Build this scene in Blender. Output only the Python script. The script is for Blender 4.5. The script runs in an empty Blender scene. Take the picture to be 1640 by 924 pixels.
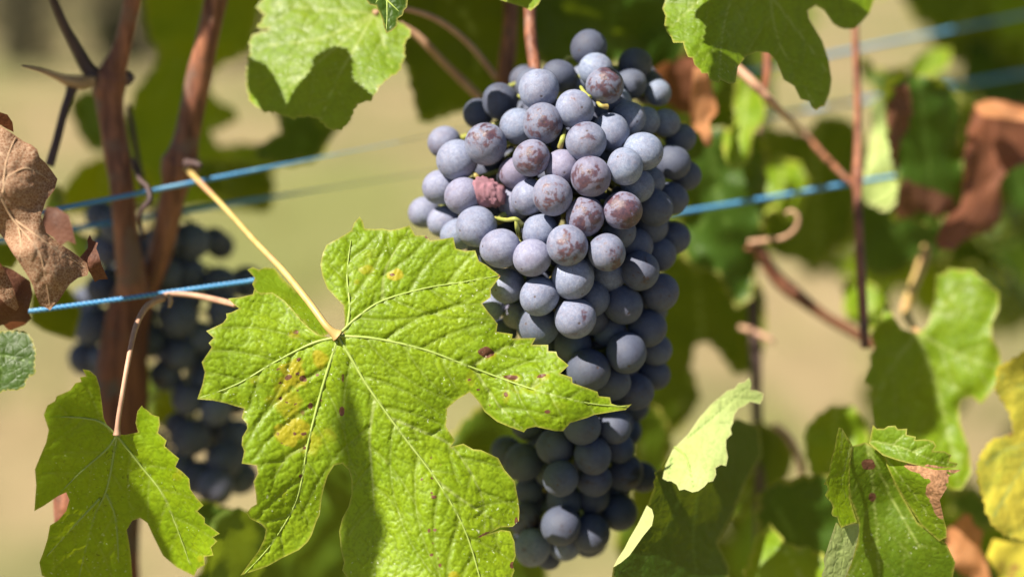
import bpy, math, random
import numpy as np
from mathutils import Vector, Matrix, Euler
from mathutils.geometry import delaunay_2d_cdt

random.seed(7); rng = np.random.RandomState(11)
scn = bpy.context.scene
COL = scn.collection

# ---------------------------------------------------------------- camera, world, sun, exposure
PITCH = math.radians(14); DIST = 0.55
FWD = Vector((0, math.cos(PITCH), -math.sin(PITCH)))
RGT = Vector((1, 0, 0))
UPV = Vector((0, math.sin(PITCH), math.cos(PITCH)))
CAM = Vector((0, 0, 1.12)) - FWD * DIST
FPX = 820 / math.tan(math.radians(19))
cam = bpy.data.cameras.new('camera')
cam.sensor_width = 36; cam.lens = 18 / math.tan(math.radians(19))
cam.clip_start = 0.02; cam.clip_end = 3000
cam.dof.use_dof = True; cam.dof.focus_distance = 0.508; cam.dof.aperture_fstop = 2.9
camo = bpy.data.objects.new('camera', cam); COL.objects.link(camo)
camo.location = CAM; camo.rotation_euler = (math.pi / 2 - PITCH, 0, 0)
scn.camera = camo

S = (RGT * -0.50 + UPV * 0.66 - FWD * 0.56).normalized()      # towards the sun
SEL = math.asin(S.z); SAZ = math.atan2(S.x, S.y)
world = bpy.data.worlds.new('World'); scn.world = world; world.use_nodes = True
wn = world.node_tree.nodes; wl = world.node_tree.links
bg = wn.get('Background') or wn.new('ShaderNodeBackground')
sky = wn.new('ShaderNodeTexSky'); sky.sky_type = 'NISHITA'; sky.sun_disc = False
sky.sun_elevation = SEL; sky.sun_rotation = SAZ; sky.air_density = 0.6; sky.dust_density = 0.25; sky.altitude = 300
wl.new(sky.outputs[0], bg.inputs[0]); bg.inputs[1].default_value = 0.05
sun = bpy.data.lights.new('sun', 'SUN'); sun.energy = 5.0; sun.angle = math.radians(0.53); sun.color = (1, 0.93, 0.80)
suno = bpy.data.objects.new('sun', sun); COL.objects.link(suno)
suno.rotation_euler = S.to_track_quat('Z', 'Y').to_euler(); suno.location = (0, 0, 5)
scn.view_settings.view_transform = 'Standard'; scn.view_settings.look = 'None'
scn.view_settings.exposure = 1.30; scn.view_settings.gamma = 1

def P(x, y, d):
    return CAM + RGT * ((x - 820) / FPX * d) + UPV * ((462 - y) / FPX * d) + FWD * d
def px(p):
    v = p - CAM; d = v.dot(FWD)
    return 820 + v.dot(RGT) / d * FPX, 462 - v.dot(UPV) / d * FPX, d
CA, RA, UA, FA = [np.array(v) for v in (CAM, RGT, UPV, FWD)]
def PA(xy, d):
    d = np.asarray(d)[:, None]
    return CA + RA * ((xy[:, :1] - 820) / FPX * d) + UA * ((462 - xy[:, 1:2]) / FPX * d) + FA * d

# ---------------------------------------------------------------- numeric helpers
def hash2(ix, iy, k):
    h = np.sin(ix * 127.1 + iy * 311.7 + k * 74.7) * 43758.5453
    return h - np.floor(h)
def vnoise(x, y, k=0):
    ix, iy = np.floor(x), np.floor(y); fx, fy = x - ix, y - iy
    fx = fx * fx * (3 - 2 * fx); fy = fy * fy * (3 - 2 * fy)
    a, b, c, d = hash2(ix, iy, k), hash2(ix + 1, iy, k), hash2(ix, iy + 1, k), hash2(ix + 1, iy + 1, k)
    return (a + (b - a) * fx) * (1 - fy) + (c + (d - c) * fx) * fy
def fbm(x, y, k=0, n=3):
    r = 0; a = 0.5
    for i in range(n): r = r + a * vnoise(x * 2 ** i, y * 2 ** i, k + i * 9); a *= 0.5
    return r / (1 - 0.5 ** n)
def worley(x, y, k=0):
    ix, iy = np.floor(x), np.floor(y)
    f1 = np.full(x.shape, 9.0); f2 = np.full(x.shape, 9.0)
    for a in (-1, 0, 1):
        for b in (-1, 0, 1):
            jx, jy = ix + a, iy + b
            d = np.hypot(jx + 0.15 + 0.7 * hash2(jx, jy, k) - x, jy + 0.15 + 0.7 * hash2(jx, jy, k + 5) - y)
            n = np.minimum(f1, d); f2 = np.where(d < f1, f1, np.minimum(f2, d)); f1 = n
    return f1, f2
def sst(a, b, x):
    t = np.clip((x - a) / (b - a), 0, 1); return t * t * (3 - 2 * t)
def segdist(p, line):
    best = np.full(len(p), 1e9); par = np.zeros(len(p)); L = 0
    line = np.array(line, float)
    segs = np.hypot(*(line[1:] - line[:-1]).T); tot = segs.sum()
    for a, b, l in zip(line[:-1], line[1:], segs):
        ab = b - a; t = np.clip(((p - a) @ ab) / (ab @ ab + 1e-9), 0, 1)
        d = np.hypot(*(p - a - t[:, None] * ab).T)
        m = d < best; best = np.where(m, d, best); par = np.where(m, (L + t * l) / tot, par); L += l
    return best, par
def catmull(pts, n=6):
    pts = [tuple(map(float, p)) for p in pts]
    if len(pts) < 3:
        a, b = np.array(pts[0]), np.array(pts[-1]); return [tuple(a + (b - a) * i / n) for i in range(n + 1)]
    q = [pts[0]] + pts + [pts[-1]]; out = []
    for i in range(1, len(q) - 2):
        p0, p1, p2, p3 = [np.array(q[j]) for j in (i - 1, i, i + 1, i + 2)]
        for j in range(n):
            t = j / n
            out.append(tuple(0.5 * ((2 * p1) + (-p0 + p2) * t + (2 * p0 - 5 * p1 + 4 * p2 - p3) * t * t + (-p0 + 3 * p1 - 3 * p2 + p3) * t ** 3)))
    out.append(pts[-1]); return out
def inside(p, poly):
    r = np.zeros(len(p), bool); n = len(poly)
    for i in range(n):
        x1, y1 = poly[i]; x2, y2 = poly[(i + 1) % n]
        if y1 == y2: continue
        c = ((y1 > p[:, 1]) != (y2 > p[:, 1])) & (p[:, 0] < (x2 - x1) * (p[:, 1] - y1) / (y2 - y1) + x1)
        r ^= c
    return r

# ---------------------------------------------------------------- object helpers
def tag(o, label=None, cat=None, group=None, kind=None):
    if label: o['label'] = label
    if cat: o['category'] = cat
    if group: o['group'] = group
    if kind: o['kind'] = kind
    return o
def empty(name, loc, label, cat, group=None):
    o = bpy.data.objects.new(name, None); o.location = loc; o.empty_display_size = 0.01
    COL.objects.link(o); return tag(o, label, cat, group)
def meshobj(name, verts, faces, mat, parent=None, attrs=None, origin=None, smooth=True):
    verts = np.asarray(verts, float)
    org = np.array(parent.location) if parent is not None else np.array(origin if origin is not None else verts.mean(0))
    me = bpy.data.meshes.new(name)
    me.from_pydata((verts - org).tolist(), [], [tuple(int(i) for i in f) for f in faces])
    if smooth: me.polygons.foreach_set('use_smooth', [True] * len(me.polygons))
    for k, v in (attrs or {}).items():
        a = me.attributes.new(k, 'FLOAT', 'POINT'); a.data.foreach_set('value', np.asarray(v, np.float32))
    me.materials.append(mat); me.update()
    o = bpy.data.objects.new(name, me); COL.objects.link(o)
    if parent is not None: o.parent = parent
    else: o.location = org
    return o
def tubegeo(pts, rad, seg=10, bump=0.0, knots=(), flat=1.0):
    pts = [Vector(p) for p in pts]; n = len(pts); V = []; F = []
    up = Vector((0.13, 0.4, 0.9)); s = 0
    for i, p in enumerate(pts):
        t = (pts[min(i + 1, n - 1)] - pts[max(i - 1, 0)]).normalized()
        if i: s += (p - pts[i - 1]).length
        a = (up - t * up.dot(t)).normalized(); up = a; b = t.cross(a)
        r = rad[i] if hasattr(rad, '__len__') else rad
        for (kp, kr, kw) in knots: r *= 1 + kr * math.exp(-((i / (n - 1) - kp) / kw) ** 2)
        for j in range(seg):
            th = 2 * math.pi * j / seg
            rr = r * (1 + bump * float(vnoise(np.float64(s * 90), np.float64(math.cos(th) * 2 + 3), 3) - 0.5) * 2 + bump * 1.3 * float(abs(vnoise(np.float64(s * 25 + 4), np.float64(math.cos(th) * 5 + 9), 5) - 0.5) + abs(vnoise(np.float64(s * 30), np.float64(math.sin(th) * 5 + 20), 6) - 0.5) - .5))
            V.append(p + a * math.cos(th) * rr + b * math.sin(th) * rr * flat)
    for i in range(n - 1):
        for j in range(seg):
            k = (j + 1) % seg
            F.append((i * seg + j, i * seg + k, (i + 1) * seg + k, (i + 1) * seg + j))
    F.append(tuple(range(seg))[::-1]); F.append(tuple((n - 1) * seg + j for j in range(seg)))
    return [tuple(v) for v in V], F
def lerp_r(r, n):
    r = list(r); return [float(np.interp(i / (n - 1), np.linspace(0, 1, len(r)), r)) for i in range(n)]
def tube(name, ctrl, rpx, mat, parent=None, n=8, seg=10, bump=0.0, knots=(), flat=1.0):
    """ctrl = (x, y, depth); rpx = radii in photo pixels at that depth"""
    c = catmull(ctrl, n); r = lerp_r(rpx if hasattr(rpx, '__len__') else [rpx], len(c)) if hasattr(rpx, '__len__') and len(rpx) > 1 else [rpx if not hasattr(rpx, '__len__') else rpx[0]] * len(c)
    V, F = tubegeo([P(*q) for q in c], [ri / FPX * q[2] for ri, q in zip(r, c)], seg, bump, knots, flat)
    return meshobj(name, V, F, mat, parent, origin=P(*ctrl[0]))

# ---------------------------------------------------------------- materials
def newmat(name):
    m = bpy.data.materials.new(name); m.use_nodes = True
    nt = m.node_tree; nt.nodes.clear(); return m, nt
class G:
    def __init__(s, nt): s.nt = nt
    def n(s, t, **k):
        o = s.nt.nodes.new(t)
        for a, b in k.items(): setattr(o, a, b)
        return o
    def l(s, a, b): s.nt.links.new(a, b)
    def setin(s, node, i, v):
        if hasattr(v, 'is_linked') or isinstance(v, bpy.types.NodeSocket): s.l(v, node.inputs[i])
        else: node.inputs[i].default_value = v
    def math(s, op, a, b=0.0, c=None, clamp=False):
        m = s.n('ShaderNodeMath', operation=op, use_clamp=clamp); s.setin(m, 0, a); s.setin(m, 1, b)
        if c is not None: s.setin(m, 2, c)
        return m.outputs[0]
    def mix(s, f, a, b, bt='MIX'):
        m = s.n('ShaderNodeMix', data_type='RGBA', blend_type=bt)
        s.setin(m, 0, f)
        for i, v in ((6, a), (7, b)):
            if isinstance(v, (tuple, list)): m.inputs[i].default_value = (*v[:3], 1)
            else: s.l(v, m.inputs[i])
        return m.outputs[2]
    def ramp(s, v, a, b, lo=0.0, hi=1.0):
        m = s.n('ShaderNodeMapRange'); m.interpolation_type = 'SMOOTHSTEP'
        s.setin(m, 0, v); s.setin(m, 1, a); s.setin(m, 2, b); s.setin(m, 3, lo); s.setin(m, 4, hi); return m.outputs[0]
    def noise(s, vec, scale, det=3, rough=0.5, dist=0.0):
        t = s.n('ShaderNodeTexNoise'); s.l(vec, t.inputs['Vector']); t.inputs['Scale'].default_value = scale
        t.inputs['Detail'].default_value = det; t.inputs['Roughness'].default_value = rough; t.inputs['Distortion'].default_value = dist
        return t.outputs[0]
    def vor(s, vec, scale, feat='F1', rnd=1.0):
        t = s.n('ShaderNodeTexVoronoi', feature=feat); s.l(vec, t.inputs['Vector']); t.inputs['Scale'].default_value = scale
        t.inputs['Randomness'].default_value = rnd; return t.outputs['Distance']
    def attr(s, name):
        t = s.n('ShaderNodeAttribute', attribute_name=name); return t.outputs['Fac']
    def bump(s, h, strength, dist):
        b = s.n('ShaderNodeBump'); b.inputs['Strength'].default_value = strength; b.inputs['Distance'].default_value = dist
        s.l(h, b.inputs['Height']); return b.outputs[0]

def leafmat(name, a, b, under, vein=(0.30, 0.36, 0.10), crease=0.75, trans=0.36, tcol=None, rough=0.45, spec=0.28,
            specks=0.0, yel=(0.38, 0.33, 0.015), brn=(0.13, 0.055, 0.030), edge=(0.40, 0.34, 0.08), net=0.0, flecks=0.0, tint_n=0.5, coat=0.0, bumpk=0.35):
    m, nt = newmat(name); g = G(nt)
    tc = g.n('ShaderNodeTexCoord'); v = tc.outputs['Object']
    n1 = g.noise(v, 45, 4, 0.6); n2 = g.noise(v, 260, 3, 0.6); n3 = g.noise(v, 900, 2)
    base = g.mix(g.ramp(n1, 0.35, 0.65), a, b)
    base = g.mix(g.math('MULTIPLY', g.ramp(n2, 0.35, 0.7), tint_n), base, tuple(min(1, c * 1.4 + 0.003) for c in a))
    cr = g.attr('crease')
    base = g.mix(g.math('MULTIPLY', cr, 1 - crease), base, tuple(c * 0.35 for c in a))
    if net:
        ve = g.vor(v, 1000, 'DISTANCE_TO_EDGE')
        base = g.mix(g.math('MULTIPLY', g.ramp(ve, 0.15, 0.0), net), base, vein)
    y = g.attr('yel'); yy = g.ramp(g.math('ADD', y, g.math('MULTIPLY', g.math('SUBTRACT', n2, 0.5), 0.55)), 0.25, 0.75)
    base = g.mix(g.math('MULTIPLY', yy, g.math('GREATER_THAN', y, 0.02)), base, yel)
    base = g.mix(g.math('MULTIPLY', g.attr('vein'), 0.85), base, vein)
    base = g.mix(g.math('MULTIPLY', g.attr('edge'), 0.7), base, edge)
    br = g.attr('brn'); bb = g.ramp(g.math('ADD', br, g.math('MULTIPLY', g.math('SUBTRACT', n2, 0.5), 0.7)), 0.42, 0.58)
    bb = g.math('MULTIPLY', bb, g.math('GREATER_THAN', br, 0.03))
    base = g.mix(bb, base, g.mix(g.ramp(n3, 0.3, 0.7), brn, tuple(min(1, c * 1.7 + 0.01) for c in brn)))
    if flecks:
        fm = g.n('ShaderNodeMapping'); g.l(v, fm.inputs[0]); fm.inputs['Scale'].default_value = (1, 1, 1)
        f = g.math('MULTIPLY', g.ramp(g.noise(v, 420, 2, 0.5, 1.5), 0.66, 0.70), g.ramp(n1, 0.46, 0.58))
        base = g.mix(g.math('MULTIPLY', f, flecks), base, (0.02, 0.02, 0.008))
    ro = g.ramp(n2, 0.3, 0.7, rough - 0.06, rough + 0.12)
    if specks:
        sp = g.math('MULTIPLY', g.ramp(g.noise(v, 800, 2, 0.55), 0.665, 0.72), g.ramp(g.noise(v, 28, 2), 0.50, 0.60))
        sp = g.math('MULTIPLY', sp, specks)
        base = g.mix(sp, base, (0.75, 0.78, 0.55))
    geo = g.n('ShaderNodeNewGeometry')
    und = g.mix(g.math('MULTIPLY', g.attr('vein'), 0.5), g.mix(g.ramp(n2, 0.3, 0.7), under, tuple(c * 0.75 for c in under)), tuple(min(1, c * 0.8) for c in under))
    und = g.mix(bb, und, brn)
    colr = g.mix(geo.outputs['Backfacing'], base, und)
    h = g.math('ADD', g.math('MULTIPLY', n2, 0.6), g.math('MULTIPLY', n3, 0.25))
    ve2 = g.vor(v, 330, 'DISTANCE_TO_EDGE')
    h = g.math('ADD', h, g.math('MULTIPLY', g.ramp(ve2, 0.0, 0.25), 0.5))
    nb = g.bump(h, bumpk, 0.0005)
    pb = g.n('ShaderNodeBsdfPrincipled'); g.l(colr, pb.inputs['Base Color']); g.l(ro, pb.inputs['Roughness'])
    pb.inputs['Specular IOR Level'].default_value = spec; g.l(nb, pb.inputs['Normal'])
    if coat: pb.inputs['Coat Weight'].default_value = coat; pb.inputs['Coat Roughness'].default_value = 0.3
    tr = g.n('ShaderNodeBsdfTranslucent')
    tc_ = g.mix(1.0, g.mix(bb, tcol or (0.42, 0.52, 0.02), tuple(min(1, c * 1.4) for c in brn)), g.mix(0.6, colr, (1, 1, 1)), 'MULTIPLY')
    g.l(tc_, tr.inputs[0]); g.l(nb, tr.inputs[1])
    mx = g.n('ShaderNodeMixShader'); mx.inputs[0].default_value = trans
    g.l(pb.outputs[0], mx.inputs[1]); g.l(tr.outputs[0], mx.inputs[2])
    out = g.n('ShaderNodeOutputMaterial'); g.l(mx.outputs[0], out.inputs[0]); return m

def simplemat(name, a, b, scale=200, rough=0.6, spec=0.3, bump=0.4, dist=0.0005, stretch=None, c3=None, sss=0.0):
    m, nt = newmat(name); g = G(nt)
    tc = g.n('ShaderNodeTexCoord'); v = tc.outputs['Object']
    if stretch:
        mp = g.n('ShaderNodeMapping'); g.l(v, mp.inputs[0]); mp.inputs['Scale'].default_value = stretch; v2 = mp.outputs[0]
    else: v2 = v
    n1 = g.noise(v2, scale, 4, 0.65); n2 = g.noise(v, scale * 0.25, 3)
    c = g.mix(g.ramp(n1, 0.3, 0.7), a, b)
    if c3: c = g.mix(g.ramp(n2, 0.52, 0.68), c, c3)
    pb = g.n('ShaderNodeBsdfPrincipled'); g.l(c, pb.inputs['Base Color']); pb.inputs['Roughness'].default_value = rough
    pb.inputs['Specular IOR Level'].default_value = spec
    g.l(g.bump(n1, bump, dist), pb.inputs['Normal'])
    out = g.n('ShaderNodeOutputMaterial'); g.l(pb.outputs[0], out.inputs[0]); return m

def grapemat():
    m, nt = newmat('grape_skin'); g = G(nt)
    tc = g.n('ShaderNodeTexCoord'); oi = g.n('ShaderNodeObjectInfo'); v0 = tc.outputs['Object']
    va = g.n('ShaderNodeVectorMath', operation='ADD'); g.l(v0, va.inputs[0])
    sc = g.n('ShaderNodeVectorMath', operation='SCALE'); sc.inputs[0].default_value = (17, 31, 23); g.l(oi.outputs['Random'], sc.inputs['Scale'])
    g.l(sc.outputs[0], va.inputs[1]); v = va.outputs[0]
    sep = g.n('ShaderNodeSeparateColor'); g.l(oi.outputs['Color'], sep.inputs[0])
    rubw, red, dirt = sep.outputs[0], sep.outputs[1], sep.outputs[2]
    sx = g.n('ShaderNodeSeparateXYZ'); g.l(v0, sx.inputs[0]); z = sx.outputs[2]
    n1 = g.noise(v, 1.5, 6, 0.62, 0.4); n2 = g.noise(v, 5.5, 5, 0.65, 0.3); n3 = g.noise(v, 26, 3, 0.6); n4 = g.noise(v, 80, 2)
    e = g.math('ADD', g.math('MULTIPLY', z, 0.24), g.math('ADD', g.math('MULTIPLY', n1, 1.25), g.math('MULTIPLY', n2, 0.45)))
    e = g.math('ADD', e, g.math('MULTIPLY', n3, 0.16))
    rub = g.ramp(g.math('ADD', e, rubw), 1.33, 1.43)
    thin = g.ramp(g.math('ADD', e, rubw), 0.90, 1.40)                       # bloom thinning out round the rubbed patch
    # scratches
    mp = g.n('ShaderNodeMapping'); g.l(v, mp.inputs[0]); mp.inputs['Scale'].default_value = (1.0, 1.0, 0.35); mp.inputs['Rotation'].default_value = (0.5, 0.3, 0)
    sv = g.vor(mp.outputs[0], 3.2, 'DISTANCE_TO_EDGE')
    scr = g.math('MULTIPLY', g.ramp(g.math('ADD', sv, g.math('MULTIPLY', n3, 0.03)), 0.040, 0.018), g.ramp(n2, 0.52, 0.60))
    sp = g.math('MULTIPLY', g.ramp(g.vor(v, 4.2), 0.10, 0.07), g.ramp(n1, 0.50, 0.56))
    xr = g.math('SQRT', g.math('ADD', g.math('POWER', sx.outputs[0], 2.0), g.math('POWER', sx.outputs[1], 2.0)))
    scar = g.math('MULTIPLY', g.ramp(xr, 0.075, 0.045), g.math('GREATER_THAN', z, 0.0))
    bloom = g.mix(g.ramp(n2, 0.3, 0.7), (0.125, 0.160, 0.255), (0.265, 0.305, 0.415))
    bloom = g.mix(g.math('MULTIPLY', g.ramp(n3, 0.42, 0.66), 0.42), bloom, (0.115, 0.120, 0.195))
    bloom = g.mix(g.math('MULTIPLY', g.ramp(n4, 0.52, 0.70), 0.38), bloom, (0.42, 0.45, 0.53))
    bloom = g.mix(g.math('MULTIPLY', red, 0.75), bloom, (0.29, 0.19, 0.30))
    bloom = g.mix(g.math('MULTIPLY', dirt, 0.9), bloom, (0.045, 0.052, 0.088))  # shade painted into the bloom, per grape, with some random tone
    skin = g.mix(g.ramp(n2, 0.35, 0.65), (0.034, 0.013, 0.026), (0.098, 0.034, 0.040))
    skin = g.mix(g.math('MULTIPLY', g.ramp(n3, 0.5, 0.72), 0.5), skin, (0.16, 0.09, 0.09))
    skin = g.mix(g.math('MULTIPLY', dirt, 0.8), skin, (0.012, 0.012, 0.022))  # the same painted shade on the bare skin
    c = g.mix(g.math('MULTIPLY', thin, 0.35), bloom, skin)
    c = g.mix(g.math('MULTIPLY', rub, 0.9), c, skin)
    c = g.mix(g.math('MULTIPLY', scr, 0.75), c, (0.030, 0.026, 0.045))
    c = g.mix(g.math('MULTIPLY', sp, 0.7), c, (0.03, 0.02, 0.03))
    c = g.mix(g.math('MULTIPLY', scar, 0.8), c, (0.06, 0.035, 0.03))
    ro = g.math('SUBTRACT', 0.66, g.math('MULTIPLY', rub, 0.34))
    h = g.math('ADD', g.math('MULTIPLY', n3, 0.4), g.math('ADD', g.math('MULTIPLY', n4, 0.15), g.math('MULTIPLY', n2, 0.5)))
    pb = g.n('ShaderNodeBsdfPrincipled'); g.l(c, pb.inputs['Base Color']); g.l(ro, pb.inputs['Roughness'])
    pb.inputs['Specular IOR Level'].default_value = 0.5
    pb.inputs['Sheen Weight'].default_value = 0.06; pb.inputs['Sheen Roughness'].default_value = 0.5; pb.inputs['Sheen Tint'].default_value = (0.7, 0.78, 1, 1)
    g.l(g.bump(h, 0.35, 0.0009), pb.inputs['Normal'])
    out = g.n('ShaderNodeOutputMaterial'); g.l(pb.outputs[0], out.inputs[0]); return m

M = {}
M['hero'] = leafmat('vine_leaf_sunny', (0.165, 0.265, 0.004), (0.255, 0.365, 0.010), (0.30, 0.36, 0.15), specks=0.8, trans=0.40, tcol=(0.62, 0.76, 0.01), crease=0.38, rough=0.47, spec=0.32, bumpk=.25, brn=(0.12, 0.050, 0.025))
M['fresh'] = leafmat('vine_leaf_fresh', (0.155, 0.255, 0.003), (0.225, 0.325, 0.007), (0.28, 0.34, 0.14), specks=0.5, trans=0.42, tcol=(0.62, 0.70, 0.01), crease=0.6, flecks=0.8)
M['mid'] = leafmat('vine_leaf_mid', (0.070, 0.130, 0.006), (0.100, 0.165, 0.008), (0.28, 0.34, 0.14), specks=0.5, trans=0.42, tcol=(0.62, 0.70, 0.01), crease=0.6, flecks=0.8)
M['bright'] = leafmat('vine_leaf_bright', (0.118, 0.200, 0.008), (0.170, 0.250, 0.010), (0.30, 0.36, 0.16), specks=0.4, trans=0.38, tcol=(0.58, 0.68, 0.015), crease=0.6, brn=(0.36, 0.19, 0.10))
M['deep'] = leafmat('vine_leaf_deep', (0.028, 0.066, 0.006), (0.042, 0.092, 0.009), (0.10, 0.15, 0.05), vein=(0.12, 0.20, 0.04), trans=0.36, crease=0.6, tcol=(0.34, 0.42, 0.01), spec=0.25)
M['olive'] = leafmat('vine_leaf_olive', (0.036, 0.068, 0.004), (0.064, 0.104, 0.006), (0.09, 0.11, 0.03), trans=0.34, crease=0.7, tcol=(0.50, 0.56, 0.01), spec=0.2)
M['yellow'] = leafmat('vine_leaf_yellow', (0.50, 0.42, 0.05), (0.36, 0.38, 0.05), (0.5, 0.42, 0.12), trans=0.36, tcol=(0.80, 0.70, 0.06), crease=0.75, brn=(0.22, 0.12, 0.03), edge=(0.5, 0.36, 0.05))
M['brown'] = leafmat('vine_leaf_dry', (0.145, 0.070, 0.036), (0.245, 0.125, 0.068), (0.270, 0.155, 0.088), vein=(0.42, 0.30, 0.20), trans=0.15, tcol=(0.6, 0.25, 0.1), crease=0.85, rough=0.7, spec=0.2, edge=(0.2, 0.09, 0.05), net=0.7)
M['red'] = leafmat('vine_leaf_red', (0.095, 0.034, 0.017), (0.160, 0.062, 0.030), (0.24, 0.10, 0.05), vein=(0.3, 0.12, 0.07), trans=0.25, tcol=(0.7, 0.28, 0.10), crease=0.8, rough=0.6, spec=0.25, edge=(0.2, 0.06, 0.04), net=0.3)
M['orange'] = leafmat('vine_leaf_orange', (0.36, 0.15, 0.06), (0.46, 0.22, 0.10), (0.5, 0.25, 0.12), vein=(0.4, 0.2, 0.1), trans=0.3, tcol=(0.9, 0.4, 0.12), crease=0.8, rough=0.65, spec=0.25, edge=(0.3, 0.1, 0.05), net=0.5)
M['rust'] = leafmat('vine_leaf_rust', (0.055, 0.020, 0.012), (0.110, 0.042, 0.022), (0.12, 0.05, 0.03), vein=(0.22, 0.11, 0.07), trans=0.15, tcol=(0.6, 0.2, 0.08), crease=0.8, rough=0.65, spec=0.25, edge=(0.12, 0.05, 0.03), net=0.3)
M['pale'] = leafmat('vine_leaf_underside_pale', (0.33, 0.40, 0.13), (0.40, 0.47, 0.18), (0.12, 0.18, 0.03), vein=(0.13, 0.20, 0.05), trans=0.30, crease=0.8, rough=0.7, spec=0.2, edge=(0.45, 0.42, 0.2), tint_n=0.35)
M['grape'] = grapemat()
M['cane'] = simplemat('cane_bark', (0.085, 0.028, 0.018), (0.330, 0.130, 0.070), 300, 0.5, 0.35, 1.0, 0.0014, (1, 1, 0.12), (0.16, 0.09, 0.065))
M['darkcane'] = simplemat('cane_bark_dark', (0.045, 0.028, 0.030), (0.10, 0.06, 0.055), 260, 0.6, 0.3, 0.6, 0.0006, (1, 1, 0.2))
M['oldwood'] = simplemat('old_bark', (0.09, 0.035, 0.025), (0.21, 0.085, 0.05), 300, 0.75, 0.2, 0.9, 0.0012, (1, 1, 0.08), (0.10, 0.08, 0.07))
M['petiole'] = simplemat('petiole_pink', (0.36, 0.19, 0.13), (0.46, 0.28, 0.18), 200, 0.5, 0.35, 0.3, 0.0003, (1, 1, 0.2))
M['petiole_y'] = simplemat('petiole_straw', (0.40, 0.27, 0.085), (0.50, 0.35, 0.13), 200, 0.45, 0.4, 0.3, 0.0003, (1, 1, 0.2), (0.48, 0.25, 0.13))
M['veinmat'] = simplemat('leaf_rib', (0.25, 0.33, 0.06), (0.31, 0.38, 0.09), 300, 0.5, 0.35, 0.2, 0.0002)
M['veindry'] = simplemat('leaf_rib_dry', (0.36, 0.22, 0.13), (0.46, 0.31, 0.19), 300, 0.6, 0.2, 0.2, 0.0002)
M['rachis'] = simplemat('grape_stem', (0.22, 0.25, 0.05), (0.34, 0.32, 0.08), 300, 0.5, 0.35, 0.3, 0.0003, None, (0.30, 0.20, 0.07))
M['tendril'] = simplemat('tendril_dry', (0.30, 0.20, 0.11), (0.42, 0.27, 0.16), 300, 0.6, 0.3, 0.3, 0.0003)
M['shrivel'] = simplemat('shrivelled_skin', (0.24, 0.09, 0.12), (0.44, 0.26, 0.31), 260, 0.5, 0.4, 0.6, 0.0008, None, (0.22, 0.04, 0.05))

def wiremat():
    m, nt = newmat('blue_twine'); g = G(nt)
    tc = g.n('ShaderNodeTexCoord'); w = g.n('ShaderNodeTexWave', wave_type='BANDS'); g.l(tc.outputs['Object'], w.inputs[0])
    w.bands_direction = 'DIAGONAL'; w.inputs['Scale'].default_value = 260; w.inputs['Distortion'].default_value = 1.5
    n = g.noise(tc.outputs['Object'], 60, 3)
    c = g.mix(g.ramp(w.outputs['Fac'], 0.2, 0.8), (0.035, 0.17, 0.40), (0.10, 0.34, 0.62))
    c = g.mix(g.ramp(n, 0.5, 0.75), c, (0.16, 0.36, 0.55))
    pb = g.n('ShaderNodeBsdfPrincipled'); g.l(c, pb.inputs['Base Color']); pb.inputs['Roughness'].default_value = 0.4
    g.l(g.bump(w.outputs['Fac'], 0.7, 0.0004), pb.inputs['Normal'])
    out = g.n('ShaderNodeOutputMaterial'); g.l(pb.outputs[0], out.inputs[0]); return m
M['wire'] = wiremat()

# ---------------------------------------------------------------- ground
def groundmat():
    m, nt = newmat('dry_ground'); g = G(nt)
    tc = g.n('ShaderNodeTexCoord'); v = tc.outputs['Object']
    n1 = g.noise(v, 0.55, 3, 0.5); n2 = g.noise(v, 3.0, 5, 0.6); n3 = g.noise(v, 40, 4, 0.7)
    soil = g.mix(g.ramp(n2, 0.3, 0.7), (0.225, 0.172, 0.088), (0.310, 0.238, 0.128))
    grass = g.mix(g.ramp(n2, 0.35, 0.65), (0.165, 0.170, 0.062), (0.235, 0.210, 0.090))
    c = g.mix(g.ramp(n1, 0.44, 0.58), soil, grass)
    sx = g.n('ShaderNodeSeparateXYZ'); g.l(v, sx.inputs[0])
    c = g.mix(g.math('MULTIPLY', g.ramp(g.noise(v, 1.7, 4, 0.6), 0.48, 0.60), 0.7), c, (0.120, 0.125, 0.045))
    def patch(x, y, rx, ry, w):
        dx = g.math('DIVIDE', g.math('SUBTRACT', sx.outputs[0], x), rx); dy = g.math('DIVIDE', g.math('SUBTRACT', sx.outputs[1], y), ry)
        q = g.math('ADD', g.math('MULTIPLY', dx, dx), g.math('MULTIPLY', dy, dy))
        return g.math('MULTIPLY', g.ramp(g.math('ADD', q, g.math('MULTIPLY', n2, 0.6)), 1.5, 0.4), w)
    c = g.mix(patch(-0.9, 5.6, 0.75, 1.9, 0.9), c, (0.160, 0.175, 0.052))       # a green tuft patch
    c = g.mix(patch(1.7, 6.0, 0.6, 2.0, 0.6), c, (0.165, 0.170, 0.06))
    c = g.mix(g.math('MULTIPLY', g.ramp(n3, 0.4, 0.7), 0.35), c, (0.20, 0.15, 0.09))
    pb = g.n('ShaderNodeBsdfPrincipled'); g.l(c, pb.inputs['Base Color']); pb.inputs['Roughness'].default_value = 0.95
    pb.inputs['Specular IOR Level'].default_value = 0.1
    g.l(g.bump(g.math('ADD', n3, n2), 0.6, 0.03), pb.inputs['Normal'])
    out = g.n('ShaderNodeOutputMaterial'); g.l(pb.outputs[0], out.inputs[0]); return m
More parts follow.
